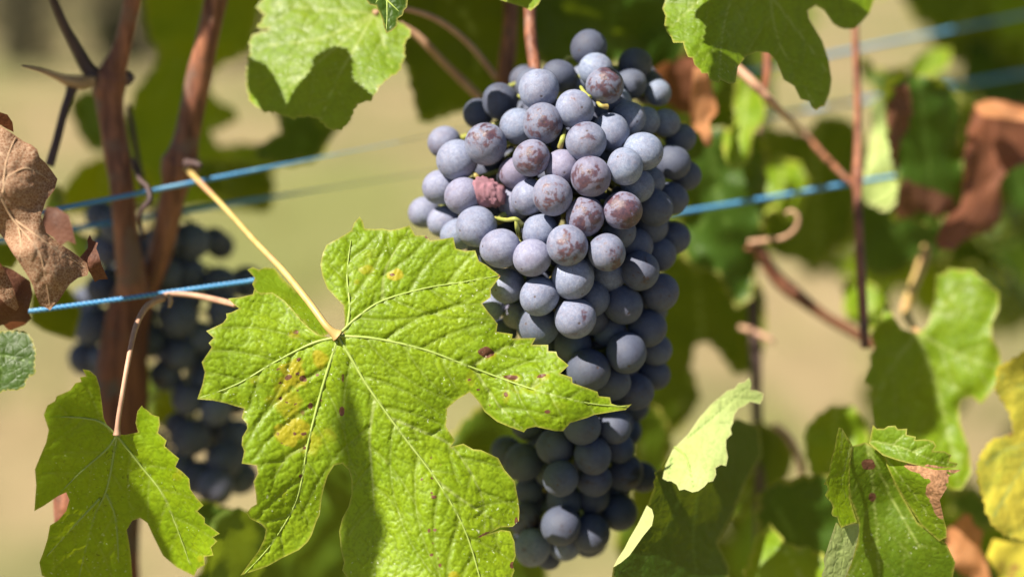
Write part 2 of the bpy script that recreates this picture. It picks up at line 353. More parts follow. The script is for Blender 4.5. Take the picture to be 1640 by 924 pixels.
def build_ground():
    xs = np.concatenate([-np.geomspace(900, 12, 14), np.linspace(-10, 10, 60), np.geomspace(12, 900, 14)])
    ys = np.concatenate([-np.geomspace(900, 4, 12), np.linspace(-3, 20, 80), np.geomspace(22, 900, 14)])
    X, Y = np.meshgrid(xs, ys)
    near = np.exp(-(np.hypot(X, Y - 6) / 25) ** 2)
    Z = (fbm(X * 0.8 + 50, Y * 0.8 + 50, 1) - 0.5) * 0.10 * near
    V = np.stack([X.ravel(), Y.ravel(), Z.ravel()], 1); nx = len(xs)
    F = [(j * nx + i, j * nx + i + 1, (j + 1) * nx + i + 1, (j + 1) * nx + i) for j in range(len(ys) - 1) for i in range(nx - 1)]
    o = meshobj('ground', V, F, groundmat(), origin=(0, 0, 0)); tag(o, kind='structure')
build_ground()

def build_grass():
    V = []; F = []
    for c in range(900):
        x = rng.uniform(-3.0, 3.2); y = 1.6 + 9 * rng.rand() ** 1.3
        x *= 1 + y * 0.12
        if float(fbm(np.float64(x * 0.9 + 7), np.float64(y * 0.9 + 3), 4)) < 0.47: continue
        for k in range(14):
            a = rng.uniform(0, 6.28); h = rng.uniform(0.04, 0.13); w = 0.003; l = rng.uniform(0.01, 0.06)
            bx, by = x + rng.normal(0, 0.03), y + rng.normal(0, 0.03)
            dx, dy = math.cos(a), math.sin(a); n = len(V)
            V += [(bx - dy * w, by + dx * w, 0.0), (bx + dy * w, by - dx * w, 0.0),
                  (bx + dx * l * 0.4 + dy * w * 0.7, by + dy * l * 0.4 - dx * w * 0.7, h * 0.6), (bx + dx * l * 0.4 - dy * w * 0.7, by + dy * l * 0.4 + dx * w * 0.7, h * 0.6), (bx + dx * l, by + dy * l, h)]
            F += [(n, n + 1, n + 2, n + 3), (n + 3, n + 2, n + 4)]
    o = meshobj('dry_grass', V, F, simplemat('dry_grass', (0.30, 0.26, 0.10), (0.20, 0.24, 0.06), 4, 0.7), origin=(0, 3, 0))
    tag(o, 'short dry grass growing on the pale soil behind the vines', 'grass', kind='stuff')
build_grass()

def distant_vine(x, y, h, w, seed, label):
    r = np.random.RandomState(seed); e = empty('distant_vine', (x, y, 0), label, 'vine', 'vines of the next row far behind')
    V, F = tubegeo([(x, y, 0), (x + .03, y, h * .3), (x - .02, y, h * .6), (x, y, h * .85)], [.05, .04, .03, .015], 10, 0.2)
    meshobj('trunk', V, F, M['oldwood'], e)
    V = []; F = []
    for k in range(2200):
        a = r.uniform(0, 6.28); q = r.rand() ** .6; zz = r.uniform(.02, 1.0); rr_ = w * q * (1.15 - abs(zz - .65)) * (0.8 + .4 * math.sin(a * 3 + zz * 9))
        c = np.array([x + rr_ * math.cos(a), y + rr_ * .5 * math.sin(a), h * zz]); u = r.normal(size=3); u /= np.linalg.norm(u); v = np.cross(u, r.normal(size=3)); v /= np.linalg.norm(v); s = r.uniform(.035, .06); n = len(V)
        V += [c - u * s, c + v * s * .8, c + u * s, c - v * s * .8]; F.append((n, n + 1, n + 2, n + 3))
    meshobj('foliage', V, F, M['farleaf'], e, smooth=False)
M['farleaf'] = simplemat('far_foliage', (0.085, 0.080, 0.045), (0.15, 0.125, 0.075), 3, 0.7, 0.2)
distant_vine(-4.15, 12.2, 1.7, .50, 1, 'grey-brown blurred vine of the far row seen left of the canes top')
distant_vine(-3.35, 12.5, 1.7, .62, 2, 'olive-brown blurred vine of the far row seen between the tops of the canes')
distant_vine(-2.5, 13.6, 1.7, .55, 3, 'olive-brown blurred vine of the far row behind the right cane')

# ---------------------------------------------------------------- leaf builder
def rbf(ctrl):
    c = np.array(ctrl, float)
    if len(c) < 3: return lambda p: np.full(len(p), c[0, 2])
    xy = c[:, :2] / 100; n = len(c)
    def phi(r2): return 0.5 * r2 * np.log(r2 + 1e-9)
    D = ((xy[:, None] - xy[None]) ** 2).sum(2)
    A = np.zeros((n + 3, n + 3)); A[:n, :n] = phi(D) + np.eye(n) * 0.02; A[:n, n] = 1; A[:n, n + 1:] = xy
    A[n, :n] = 1; A[n + 1:, :n] = xy.T
    w = np.linalg.lstsq(A, np.concatenate([c[:, 2], [0, 0, 0]]), rcond=None)[0]
    def f(p):
        q = p / 100; r = ((q[:, None] - xy[None]) ** 2).sum(2)
        return phi(r) @ w[:n] + w[n] + q @ w[n + 1:]
    return f

def add_teeth(poly, step, amp, k=0):
    """saw-tooth margin along a smooth traced outline"""
    p = np.array(poly + [poly[0]], float); seg = np.hypot(*(p[1:] - p[:-1]).T); L = np.concatenate([[0], np.cumsum(seg)])
    area = sum(p[i][0] * p[i + 1][1] - p[i + 1][0] * p[i][1] for i in range(len(p) - 1)); sg = 1 if area > 0 else -1
    out = []; s = 0; r = random.Random(int(L[-1]) + k); i = 0
    def at(s):
        s = min(s, L[-1] - 1e-6); x = np.interp(s, L, p[:, 0]); y = np.interp(s, L, p[:, 1])
        j = min(np.searchsorted(L, s, 'right') - 1, len(seg) - 1); t = (p[j + 1] - p[j]) / (seg[j] + 1e-9)
        return np.array([x, y]), np.array([t[1], -t[0]]) * sg
    while s < L[-1]:
        st = step * r.uniform(0.6, 1.4); st = min(st, L[-1] - s + 1e-3)
        a, n = at(s); out.append(tuple(a))
        b, n = at(s + st * r.uniform(0.55, 0.75)); out.append(tuple(b + n * amp * r.uniform(0.5, 1.3)))
        s += st
    return out

def auto_veins(veins, outline, gap=58, ang=48, lenf=0.9):
    """side ribs leaving each main rib alternately"""
    res = []; poly = [tuple(p) for p in outline]
    for vi, v in enumerate(veins):
        c = np.array(catmull([(x, y) for x, y in v], 8)); seg = np.hypot(*(c[1:] - c[:-1]).T); L = np.concatenate([[0], np.cumsum(seg)])
        s = gap * 0.7; side = 1
        while s < L[-1] * 0.93:
            j = min(np.searchsorted(L, s) - 1, len(seg) - 1); p0 = np.array([np.interp(s, L, c[:, 0]), np.interp(s, L, c[:, 1])])
            d = (c[j + 1] - c[j]) / seg[j]; a = math.radians(ang) * side
            q = np.array([d[0] * math.cos(a) - d[1] * math.sin(a), d[0] * math.sin(a) + d[1] * math.cos(a)])
            line = [tuple(p0)]; p = p0.copy()
            for k in range(60):
                p = p + q * 6; a2 = -side * 0.022; q = np.array([q[0] * math.cos(a2) - q[1] * math.sin(a2), q[0] * math.sin(a2) + q[1] * math.cos(a2)])
                if k > 3:
                    if not inside(p[None], poly)[0]: break
                    m = min(segdist(p[None], w)[0][0] for wi, w in enumerate(veins) if wi != vi) if len(veins) > 1 else 99
                    if m < 16: break
                    if k * 6 > lenf * (L[-1] - s) + 40: break
                line.append(tuple(p))
            if len(line) > 4: res.append(line)
            s += gap * 0.5; side = -side
    return res

def blade(parent, name, outline, ctrl, mat, veins=(), spacing=4.0, blister=0.0, cell=11, vw=2.4, spots=(), flip=False,
          teeth=None, wav=0.0, seed=0, smooth_outline=False, secondary=True, edgew=3.0, gap=58, offset=None, groove=0.0):
    poly = [tuple(map(float, p)) for p in outline]
    if smooth_outline:
        poly = [p for p in catmull(poly + [poly[0]], 4)][:-1]
    if teeth: poly = add_teeth(poly, teeth[0], teeth[1], seed)
    # resample edge
    bp = []
    for i in range(len(poly)):
        a = np.array(poly[i]); b = np.array(poly[(i + 1) % len(poly)]); n = max(1, int(np.hypot(*(b - a)) / spacing))
        for j in range(n): bp.append(tuple(a + (b - a) * j / n))
    A = np.array(bp); x0, y0 = A.min(0); x1, y1 = A.max(0)
    gx = np.arange(x0, x1, spacing); gy = np.arange(y0, y1, spacing * 0.866)
    X, Y = np.meshgrid(gx, gy); X = X + (np.arange(len(gy)) % 2)[:, None] * spacing / 2
    pts = np.stack([X.ravel(), Y.ravel()], 1); r = np.random.RandomState(seed + 5); pts = pts + r.uniform(-.15, .15, pts.shape) * spacing
    pts = pts[inside(pts, poly)]
    # drop those too near the margin
    keep = np.ones(len(pts), bool)
    for c in range(0, len(pts), 2000):
        d = np.sqrt(((pts[c:c + 2000, None] - A[None]) ** 2).sum(2)); m = d.min(1)
        keep[c:c + 2000] = m > spacing * 0.55
    pts = pts[keep]; allp = np.concatenate([A, pts]); nb = len(A)
    co, ed, fa, ov, oe, of = delaunay_2d_cdt([Vector(p) for p in allp], [], [list(range(nb))], 1, 1e-4)
    xy = np.array([tuple(c) for c in co])
    # orient faces
    tri = np.array([f[:3] for f in fa if len(f) == 3]); a, b, c = xy[tri[:, 0]], xy[tri[:, 1]], xy[tri[:, 2]]
    cr = (b[:, 0] - a[:, 0]) * (c[:, 1] - a[:, 1]) - (b[:, 1] - a[:, 1]) * (c[:, 0] - a[:, 0])
    want = cr < 0 if not flip else cr > 0
    tri = np.where(want[:, None], tri, tri[:, ::-1])
    f = rbf(ctrl); dep = f(xy); sc_ = np.mean([q[2] for q in ctrl]) / FPX       # metres per photo pixel
    de = np.full(len(xy), 1e9)
    for c0 in range(0, len(xy), 2000): de[c0:c0 + 2000] = np.sqrt(((xy[c0:c0 + 2000, None] - A[None]) ** 2).sum(2)).min(1)
    vein = np.zeros(len(xy)); crease = np.zeros(len(xy)); relief = np.zeros(len(xy))
    cv = [catmull(list(v), 8) for v in veins]
    sec = auto_veins([list(v) for v in veins], poly, gap) if (secondary and veins) else []
    for v in cv:
        d, t = segdist(xy, v); w = vw * (1 - 0.75 * t)
        vein = np.maximum(vein, sst(w * 1.3, w * 0.35, d)); relief -= 1.2 * np.exp(-(d / (cell * 0.7)) ** 2) * (1 - 0.5 * t)
    for v in sec:
        d, t = segdist(xy, v); w = vw * 0.42 * (1 - 0.5 * t)
        vein = np.maximum(vein, 0.42 * sst(w * 1.8, w * 0.3, d)); relief -= 1.3 * np.exp(-(d / (cell * 0.42)) ** 2) * (1 - 0.4 * t)
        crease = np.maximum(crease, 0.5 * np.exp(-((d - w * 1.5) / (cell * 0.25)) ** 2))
    if blister:
        wx = xy[:, 0] + 9 * (fbm(xy[:, 0] / 30, xy[:, 1] / 30, seed) - 0.5) * 2; wy = xy[:, 1] + 9 * (fbm(xy[:, 0] / 30, xy[:, 1] / 30, seed + 3) - 0.5) * 2
        if cv:                                   # lay the cells out along and across the nearest rib
            wxy = np.stack([wx, wy], 1); bd = np.full(len(xy), 1e9); U = np.zeros(len(xy)); W = np.zeros(len(xy))
            for vi, v in enumerate(cv[:6]):
                a = np.array(v); Lv = np.hypot(*(a[1:] - a[:-1]).T).sum(); d, t = segdist(wxy, v)
                m = d < bd; bd = np.where(m, d, bd); U = np.where(m, t * Lv - 0.85 * d + vi * 500, U); W = np.where(m, t * Lv * 0.55 + d, W)
            ux, uy = U, W
        else: ux, uy = wx, wy
        f1, f2 = worley(ux / (cell * 1.15), uy / (cell * 1.0), seed); e = f2 - f1
        g1, g2 = worley(ux / (cell * 2.6), uy / (cell * 3.6), seed + 20); ee = g2 - g1
        relief += 0.50 * sst(0, 0.26, e) * (0.35 + 1.2 * vnoise(xy[:, 0] / 30, xy[:, 1] / 30, seed + 1)) + 0.5 * sst(0, 0.4, ee)
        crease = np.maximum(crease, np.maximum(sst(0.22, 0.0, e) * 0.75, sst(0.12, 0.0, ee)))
        dep = dep - relief * blister * (0.25 + 0.75 * sst(0, cell * 1.2, de))
    elif groove: dep = dep - relief * groove
    if wav:
        dep = dep + wav * (fbm(xy[:, 0] / 60 + seed, xy[:, 1] / 60, seed + 8, 2) - 0.5) * 2
        dep = dep + wav * 0.5 * np.exp(-(de / 14) ** 2) * np.sin(xy[:, 0] / 13 + xy[:, 1] / 17 + seed)
    yel = np.zeros(len(xy)); brn = np.zeros(len(xy))
    nz = fbm(xy[:, 0] / 12, xy[:, 1] / 12, seed + 30) - 0.5
    for s in spots:
        x, y, rx, ry, kind, st = s[:6]; an = math.radians(s[6]) if len(s) > 6 else 0
        dx, dy = xy[:, 0] - x, xy[:, 1] - y; u = dx * math.cos(an) + dy * math.sin(an); w = -dx * math.sin(an) + dy * math.cos(an)
        q = st * sst(1.25, 0.35, np.sqrt((u / rx) ** 2 + (w / ry) ** 2) + nz * 0.7)
        if kind == 'y': yel = np.maximum(yel, q)
        else: brn = np.maximum(brn, q)
    V = PA(xy, dep)
    if offset is not None: V = V + np.array(offset)
    o = meshobj(name, V, tri, mat, parent, dict(vein=vein, crease=crease, edge=sst(edgew, edgew * 0.25, de), yel=yel, brn=brn))
    # depth sampler for ribs
    def depth_at(p):
        p = np.array(p, float); d = ((xy[None] - p[:, None]) ** 2).sum(2); return dep[d.argmin(1)]
    return o, depth_at, sec

def ribs(parent, veins, depth_at, r0, mat, name='rib', lift=0.00005, r1=0.25, under=None):
    for v in veins:
        c = catmull(list(v), 10); d = depth_at(c)
        d = np.convolve(np.pad(d, 4, 'edge'), np.ones(9) / 9, 'valid')
        rr = [r0 * (1 + (r1 - 1) * i / (len(c) - 1)) / FPX * 0.5 for i in range(len(c))]
        V, F = tubegeo([P(x, y, dd - lift) for (x, y), dd in zip(c, d)], rr, 6)
        o = meshobj(name, V, F, mat, parent)
        if under is not None: o.parent = under

def leaf(label, outline, ctrl, mat, veins=(), petiole=None, pr=(3, 3), pmat='petiole', rib=None, ribmat='veinmat', group=None, name='vine_leaf', cat='leaf', **kw):
    j = petiole[0] if petiole else None
    if j is None:
        cx = sum(p[0] for p in outline) / len(outline); cy = sum(p[1] for p in outline) / len(outline); j = (cx, cy, float(rbf(ctrl)(np.array([[cx, cy]]))[0]))
    e = empty(name, P(*j), label, cat, group)
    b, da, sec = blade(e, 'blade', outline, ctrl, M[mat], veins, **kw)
    if rib: ribs(e, list(veins)[:6], da, rib, M[ribmat], under=b)
    if petiole: tube('petiole', petiole, pr, M[pmat], e, n=8, seg=8, knots=((0.0, 0.5, 0.06),))
    return e
# ================================================================ THINGS
# ---- training wires (straight in space, receding to the right)
def wire(y0, y1, i0, i1, label, r=0.00085, thin=False):
    a = P(-260, y0 - (y1 - y0) * 260 / 1640, 1 / (i0 - (i1 - i0) * 260 / 1640)); b = P(1950, y0 + (y1 - y0) * 1950 / 1640, 1 / (i0 + (i1 - i0) * 1950 / 1640))
    n = 60; pts = []
    for i in range(n + 1):
        t = i / n; p = a.lerp(b, t); p.z -= 0.0012 * math.sin(math.pi * t); pts.append(p)
    xs = [px(q)[0] for q in pts]
    V, F = tubegeo(pts, [r * (1 - (0.82 * math.exp(-((x - 650) / 210) ** 4) if thin else 0)) for x in xs], 10)
    o = meshobj('training_wire', V, F, M['wire'], origin=a)
    tag(o, label, 'wire', 'blue training wires')
wc = [(-200, 532, .528), (0, 505, .536), (200, 478, .545), (380, 453, .553), (430, 448, .555), (462, 470, .554), (490, 505, .552), (520, 580, .552), (560, 640, .556)]
V, F = tubegeo([P(*q) for q in catmull(wc, 12)], 0.00085, 10)
tag(meshobj('training_wire', V, F, M['wire'], origin=P(*wc[0])), 'lowest blue wire at left, sharp, drooping out of sight behind the large leaf', 'wire', 'blue training wires')
wc = [(880, 374, .590), (1000, 354, .603), (1090, 340, .612), (1235, 316, .625), (1380, 291, .637), (1600, 258, .66), (1900, 214, .69)]
V, F = tubegeo([P(*q) for q in catmull(wc, 12)], 0.00095, 10)
tag(meshobj('training_wire', V, F, M['wire'], origin=P(*wc[0])), 'blurred blue wire right of the bunch, crossing the long thin red cane', 'wire', 'blue training wires')
wire(384, 116, 1.720, 1.25, 'middle blue wire passing behind both reddish canes', 0.0011, True)
wire(352, 22, 1.830, 1.315, 'uppermost blue wire crossing in front of the fork of the canes', 0.0009, True)

# ---- canes at left
def cane(label, ctrl, r, mat='cane', cat='cane', group=None, name='cane', extra=(), bump=0.11, knots=(), seg=18, n=12):
    e = empty(name, P(*ctrl[0]), label, cat, group)
    tube('stem', ctrl, r, M[mat], e, n=n, seg=seg, bump=bump, knots=knots)
    for (nm, c, rr, mt) in extra: tube(nm, c, rr, M[mt], e, n=8, seg=12, bump=bump, knots=((0.0, 0.25, 0.08),))
    return e
cane('forked reddish cane at far left with a knobby joint and a side twig',
     [(222, -60, .565), (210, 10, .570), (196, 75, .575), (180, 118, .578), (174, 150, .580), (182, 215, .582), (194, 290, .584), (203, 380, .590), (214, 470, .596)],
     [13, 14, 15, 20, 22, 20, 19, 20, 26], knots=((0.46, 0.18, 0.05), (0.40, 0.12, 0.03)),
     extra=[('side_twig', [(165, 135, .578), (140, 112, .576), (122, 78, .572), (100, 35, .566), (78, -20, .558)], [16, 12, 9, 7, 6], 'darkcane'),
            ('bud', [(205, 118, .572), (209, 126, .570), (204, 136, .572)], [3, 7, 3], 'darkcane')])
cane('broken grey stub with a reddish dry tip beside the cane joint',
     [(150, 130, .574), (128, 134, .570), (112, 132, .566), (92, 124, .562), (66, 114, .556), (35, 107, .550)], [8, 12, 10, 6, 4, 1.2], 'tendril', name='cane_stub', bump=0.25,
     extra=[('dark_shoot', [(116, 140, .568), (104, 180, .566), (92, 222, .564), (80, 266, .562)], [8, 7, 6.5, 6], 'darkcane')])
cane('straight reddish-brown cane leaning right with a rough node and sunlit patch',
     [(358, -60, .575), (346, 0, .577), (327, 85, .582), (311, 160, .586), (298, 225, .590), (290, 262, .592), (276, 320, .596), (258, 400, .602), (236, 455, .604), (216, 500, .606)],
     [18, 18, 19, 19, 20, 24, 20, 20, 20, 22], knots=((0.56, 0.22, 0.035), (0.60, 0.15, 0.02)),
     extra=[('spur', [(300, 262, .578), (312, 262, .574), (322, 266, .572)], [7, 5, 4], 'darkcane')])
cane('thick stringy vine trunk below the fork, running down behind the lower left leaf',
     [(218, 445, .600), (206, 500, .604), (198, 560, .606), (192, 640, .610), (186, 740, .616), (180, 860, .622), (176, 1000, .63)],
     [26, 34, 38, 42, 44, 44, 44], 'oldwood', name='grapevine', cat='vine', bump=0.09, seg=26, n=14)
cane('thin dark olive shoot hanging between the two canes',
     [(206, 168, .60), (214, 215, .602), (222, 262, .604), (232, 312, .60)], [3.5, 4, 4, 4], 'darkcane', name='thin_shoot', cat='shoot')
cane('dry grey tendril wound round the wires between the canes',
     [(212, 255, .575), (222, 285, .566), (236, 300, .562), (240, 320, .560), (228, 335, .562), (224, 352, .57), (232, 385, .59)], [3, 3.5, 4, 5, 4, 3, 2], 'darkcane', name='tendril', cat='tendril', bump=0.2)

# ---- bunches of grapes
def ico_grape(seed, scar=True):
    import bmesh
    bm = bmesh.new(); bmesh.ops.create_icosphere(bm, subdivisions=5, radius=1.0)
    for v in bm.verts:
        c = v.co; n = 0.018 * math.sin(c.x * 2.1 + seed) * math.cos(c.y * 1.7 + seed * 2) + 0.010 * math.sin(c.z * 3.1 + seed * 3) * math.cos(c.x * 2.9)
        k = 1 + n; dz = 0
        r = math.hypot(c.x, c.y)
        if c.z > 0: k -= 0.022 * math.exp(-(r / 0.10) ** 2); k += 0.012 * math.exp(-((r - 0.09) / 0.035) ** 2)
        else: k -= 0.05 * math.exp(-(r / 0.16) ** 2)
        v.co = c * k; v.co.z *= 1.03
    me = bpy.data.meshes.new('grape'); bm.to_mesh(me); bm.free()
    me.polygons.foreach_set('use_smooth', [True] * len(me.polygons)); me.materials.append(M['grape']); return me
GM = [ico_grape(s) for s in (1.0, 2.3, 4.1, 5.7)]

def put_bunch(label, origin, axis, grapes, env, fill=0, fill_fn=None, shade_tint0=0.0, dmax=.60, rachis=None, pedw=0.9):
    """axis(y)->x of the stem; env(x,y)->front envelope depth; grapes: (x, y, r px[, rub, red, dirt, pole dx, pole dy, extra depth])"""
    e = empty('grape_bunch', P(*origin), label, 'bunch of grapes')
    placed = []
    def settle(x, y, r, d):
        for _ in range(60):
            R_ = r / FPX * d; p = P(x, y, d); hit = False
            for (q, s) in placed:
                if (p - q).length < (R_ + s) * 0.87: hit = True; break
            if not hit: return d
            d += 0.0015
        return d
    rr = random.Random(5); items = []
    for gsp in grapes:
        x, y, r = gsp[:3]; o = list(gsp[3:]) + [None] * (6 - len(gsp[3:]))
        d = env(x, y) + (o[5] or 0); items.append((d, x, y, r, o))
    items.sort(key=lambda t: t[0])
    def mk(x, y, r, d, o):
        Rm = r / FPX * d; p = P(x, y, d); placed.append((p, Rm))
        ob = bpy.data.objects.new('grape', GM[rr.randrange(4)]); COL.objects.link(ob); ob.parent = e
        ob.location = p - e.location; ob.scale = (Rm * rr.uniform(.95, 1.03), Rm * rr.uniform(.95, 1.03), Rm * rr.uniform(.97, 1.06))
        if o[3] is not None: ax = RGT * o[3] + UPV * (-o[4] if o[4] is not None else 0) - FWD * 0.9
        else:
            ax = RGT * ((x - axis(y)) / 90 + rr.uniform(-.6, .6)) - FWD * (0.7 + rr.uniform(-.4, .4)) + UPV * (-0.35 + rr.uniform(-.6, .6))
        q = ax.normalized().to_track_quat('Z', 'Y'); ob.rotation_mode = 'QUATERNION'
        from mathutils import Quaternion
        ob.rotation_quaternion = q @ Quaternion((0, 0, 1), rr.uniform(0, 6.28))
        rub = (o[0] if o[0] is not None else rr.uniform(-0.30, 0.02)) + rr.uniform(0, .20); red = (o[1] if o[1] is not None else max(0, rr.uniform(-0.5, 0.45))) * .7; dt = (o[2] if o[2] is not None else shade_tint0 * rr.uniform(0.6, 1.2)) + rr.uniform(0, .22)
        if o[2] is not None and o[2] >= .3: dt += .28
        if shade_tint0 == 0 and y > 560 and d > .52: dt += .15  # lower, deeper grapes get shade painted into their colour
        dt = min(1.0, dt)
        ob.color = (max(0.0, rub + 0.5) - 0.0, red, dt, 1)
        ob.color[0] = rub
        return ob
    for (d, x, y, r, o) in items:
        d = settle(x, y, r, d); mk(x, y, r, d, o)
    if fill:
        n = 0
        for _ in range(fill * 30):
            x, y, d = fill_fn(rr)
            r = rr.uniform(22, 30); R_ = r / FPX * d; p = P(x, y, d)
            if all((p - q).length > (R_ + s) * 0.80 for q, s in placed):
                mk(x, y, r, d, [None, None, max(.55, shade_tint0)] + [None] * 3); n += 1
                if n >= fill: break
    if rachis:
        tube('rachis', rachis, [5, 5, 4, 4, 3], M['rachis'], e, n=8, seg=8, bump=0.15)
        V = []; F = []
        rc = [P(*q) for q in catmull(rachis, 8)]
        for q, s in placed:
            t = min(rc, key=lambda c: (c - q - Vector((0, 0, 0.006))).length)
            v, f = tubegeo([t, t.lerp(q, .5) + Vector((0, 0, .003)), q.lerp(t, s / max((t - q).length, 1e-6) * 0.9)], [0.0011, 0.0008, 0.0012], 6)
            n = len(V); V += v; F += [tuple(i + n for i in ff) for ff in f]
        o = meshobj('grape_stalks', V, F, M['rachis'], e); o['kind'] = 'stuff'
    return e, placed

# main bunch, shaded grapes painted darker: (x, y, r, rub, red, shade tint, poleX, poleY, depth offset)
N = None
MAIN = [
 (863,143,34,.0,.1,.0,.1,.45),(969,138,31,.12,.1,.0,-.05,-.25),(869,198,33,.14,.1,0,.05,.05),(921,175,31,-.25,.15,0),(939,227,32,-.02,.15,.02,.0,-.45),
 (978,212,30,-.2,.1,.05,N,N,.008),(946,283,33,.16,.5,0,-.1,-.1),(1001,267,30,-.3,.0,.0,-.5,-.5),(1030,242,31,-.25,0,0),(885,313,33,.15,.2,.0,-.2,.0),
 (937,347,32,.15,.4,.0,.2,.0),(997,337,32,.18,.5,.0,.35,.1),(908,393,33,.02,.1,.0,.1,.2),(972,404,31,.14,.1,.0,.2,.35),(900,268,29,-.1,.6,0,N,N,.006),
 (851,253,30,.08,.35,0,.2,.05),(826,277,27,-.05,.8,0,N,N,.006),(778,231,34,.12,.1,0,.1,-.5),(830,203,29,-.3,.0,.0,N,N,.008),(801,162,30,.0,.0,.75,.1,-.2,.010),
 (766,182,25,-.2,0,.9,N,N,.016),(848,316,30,-.15,.2,0,N,N,.005),(826,324,29,-.2,.35,0,N,N,.008),(742,314,30,-.3,.5,0),(732,257,33,-.3,.15,0),
 (712,228,26,-.1,.3,.2,N,N,.008),(706,300,29,-.3,.3,0,N,N,.004),(680,340,25,-.3,.3,0,N,N,.006),(711,355,26,-.3,.3,0,N,N,.004),(763,363,33,-.3,.15,0),
 (733,376,27,-.3,.1,0,N,N,.008),(802,398,33,-.3,.3,0),(865,372,30,-.3,.1,0,N,N,.006),(852,413,31,-.3,.45,0),(895,122,27,-.2,0,.75,N,N,.014),
 (943,77,29,-.1,0,.9,N,N,.014),(954,112,28,-.3,0,0,N,N,.010),(935,128,24,-.3,0,.2,N,N,.018),(1017,103,26,-.1,0,.9,N,N,.022),(1010,135,25,-.2,0,.6,N,N,.020),
 (1053,149,22,-.3,0,.1,N,N,.022),(1066,197,23,-.25,0,.15,N,N,.018),(1006,190,28,-.3,0,.1,N,N,.010),(1034,194,23,-.3,0,.2,N,N,.016),(986,165,26,-.3,0,.1,N,N,.012),
 (1090,222,24,-.2,0,.5,N,N,.026),(1077,260,28,-.2,0,.5,N,N,.018),(1099,281,24,-.2,0,.5,N,N,.026),(1021,298,27,-.2,0,.2,N,N,.008),(1040,290,24,-.2,0,.3,N,N,.016),
 (1049,333,29,-.2,0,.4,N,N,.012),(1075,318,27,-.2,0,.5,N,N,.020),(1079,381,26,-.2,0,.5,N,N,.020),(1016,393,30,-.1,0,.3,N,N,.012),(992,370,27,-.2,0,.3,N,N,.012),
 (1043,363,27,-.2,0,.5,N,N,.018),(1056,407,27,-.2,0,.5,N,N,.016),(1000,318,24,-.2,0,.3,N,N,.018),
 (918,445,34,-.2,.1,.05),(864,475,32,-.25,.1,0),(921,510,33,.02,.1,.05,.15,.2),(812,458,29,-.3,.2,.05,N,N,.006),(785,493,22,-.3,.2,.1,N,N,.008),
 (862,522,33,-.3,0,.35,N,N,.005),(827,505,22,-.2,.6,.2,N,N,.014),(806,531,22,-.2,.0,.5,N,N,.016),(949,479,28,-.3,.0,.3,N,N,.008),(974,440,27,-.3,0,.2,N,N,.010),
 (998,488,32,-.15,0,.5,.2,.4,.006),(1025,434,32,-.05,0,.45,.1,.3,.008),(1057,468,30,-.05,.1,.5,.4,.2,.012),(1037,525,30,-.2,0,.5,N,N,.012),
 (1003,565,33,-.3,0,.45,N,N,.004),(943,593,34,-.3,0,.45,N,N,.004),(980,612,30,-.2,0,.5,N,N,.008),(1017,627,30,-.05,0,.5,.3,.2,.010),(918,552,30,-.3,0,.45,N,N,.008),
 (976,530,27,-.3,0,.5,N,N,.010),(1045,598,27,-.2,0,.5,N,N,.016),(1050,560,25,-.2,0,.5,N,N,.018),(953,536,24,-.3,0,.5,N,N,.012),(897,640,30,-.3,0,.5,N,N,.006),
 (932,683,30,-.2,0,.5,.5,0),(889,715,30,-.3,0,.5),(949,729,31,-.1,0,.5,-.2,.5),(983,683,28,-.3,0,.5,N,N,.004),(898,766,30,-.15,0,.5),(838,740,31,-.2,0,.5,N,N,.006),
 (952,768,29,-.1,.1,.6,N,N,.006),(950,797,26,-.1,0,.6,N,N,.012),(1000,757,30,.1,.3,.7,N,N,.008),(1028,763,25,.1,.5,.75,N,N,.014),(904,800,29,-.2,0,.55,N,N,.008),
 (850,785,27,-.1,0,.6,N,N,.012),(841,831,28,.15,.4,.3,.2,0,.008),(898,842,32,-.2,0,.5,N,N,.004),(946,853,31,-.2,0,.5,N,N,.006),(991,820,29,-.15,0,.6,N,N,.010),
 (853,876,30,-.3,0,.1,N,N,.006),(905,872,26,-.3,0,.1,N,N,.012),(878,893,20,-.2,0,.5,N,N,.012),(812,723,25,-.2,0,.6,N,N,.016),(1005,600,28,N,0,.5,N,N,.024),
 (870,600,30,-.3,0,.5,N,N,.010),(990,715,26,-.3,0,.5,N,N,.012),(848,680,27,-.3,0,.5,N,N,.014),
]
def axis_main(y): return float(np.interp(y, [50, 200, 400, 600, 750, 900], [960, 935, 915, 955, 925, 890]))
def env_main(x, y):
    hw = float(np.interp(y, [50, 130, 250, 400, 500, 600, 680, 780, 900], [110, 190, 230, 215, 190, 150, 120, 115, 90]))
    base = float(np.interp(y, [50, 130, 250, 400, 500, 600, 700, 800, 900], [.530, .520, .508, .506, .513, .523, .530, .534, .540]))
    u = (x - (axis_main(y) - 0)) / hw
    return base + 0.024 * min(1.6, abs(u)) ** 2
def fill_main(rr):
    y = rr.uniform(110, 880); hw = float(np.interp(y, [50, 130, 250, 400, 500, 600, 680, 780, 900], [60, 130, 180, 170, 130, 90, 80, 80, 50]))
    x = axis_main(y) + rr.uniform(-.85, .85) * hw; return x, y, env_main(x, y) + rr.uniform(0.012, 0.042)
bunch_e, main_placed = put_bunch('large bunch of dusty blue-purple grapes hanging at the centre', (845, 20, .555), axis_main, MAIN, env_main, 130, fill_main,
          rachis=[(866, 118, .556), (885, 150, .550), (900, 250, .538), (915, 450, .540), (945, 640, .546), (910, 850, .552)])
tube('peduncle', [(846, -30, .560), (850, 60, .556), (858, 120, .548)], [10, 10, 9], M['cane'], bunch_e, n=8, seg=12, bump=0.1)
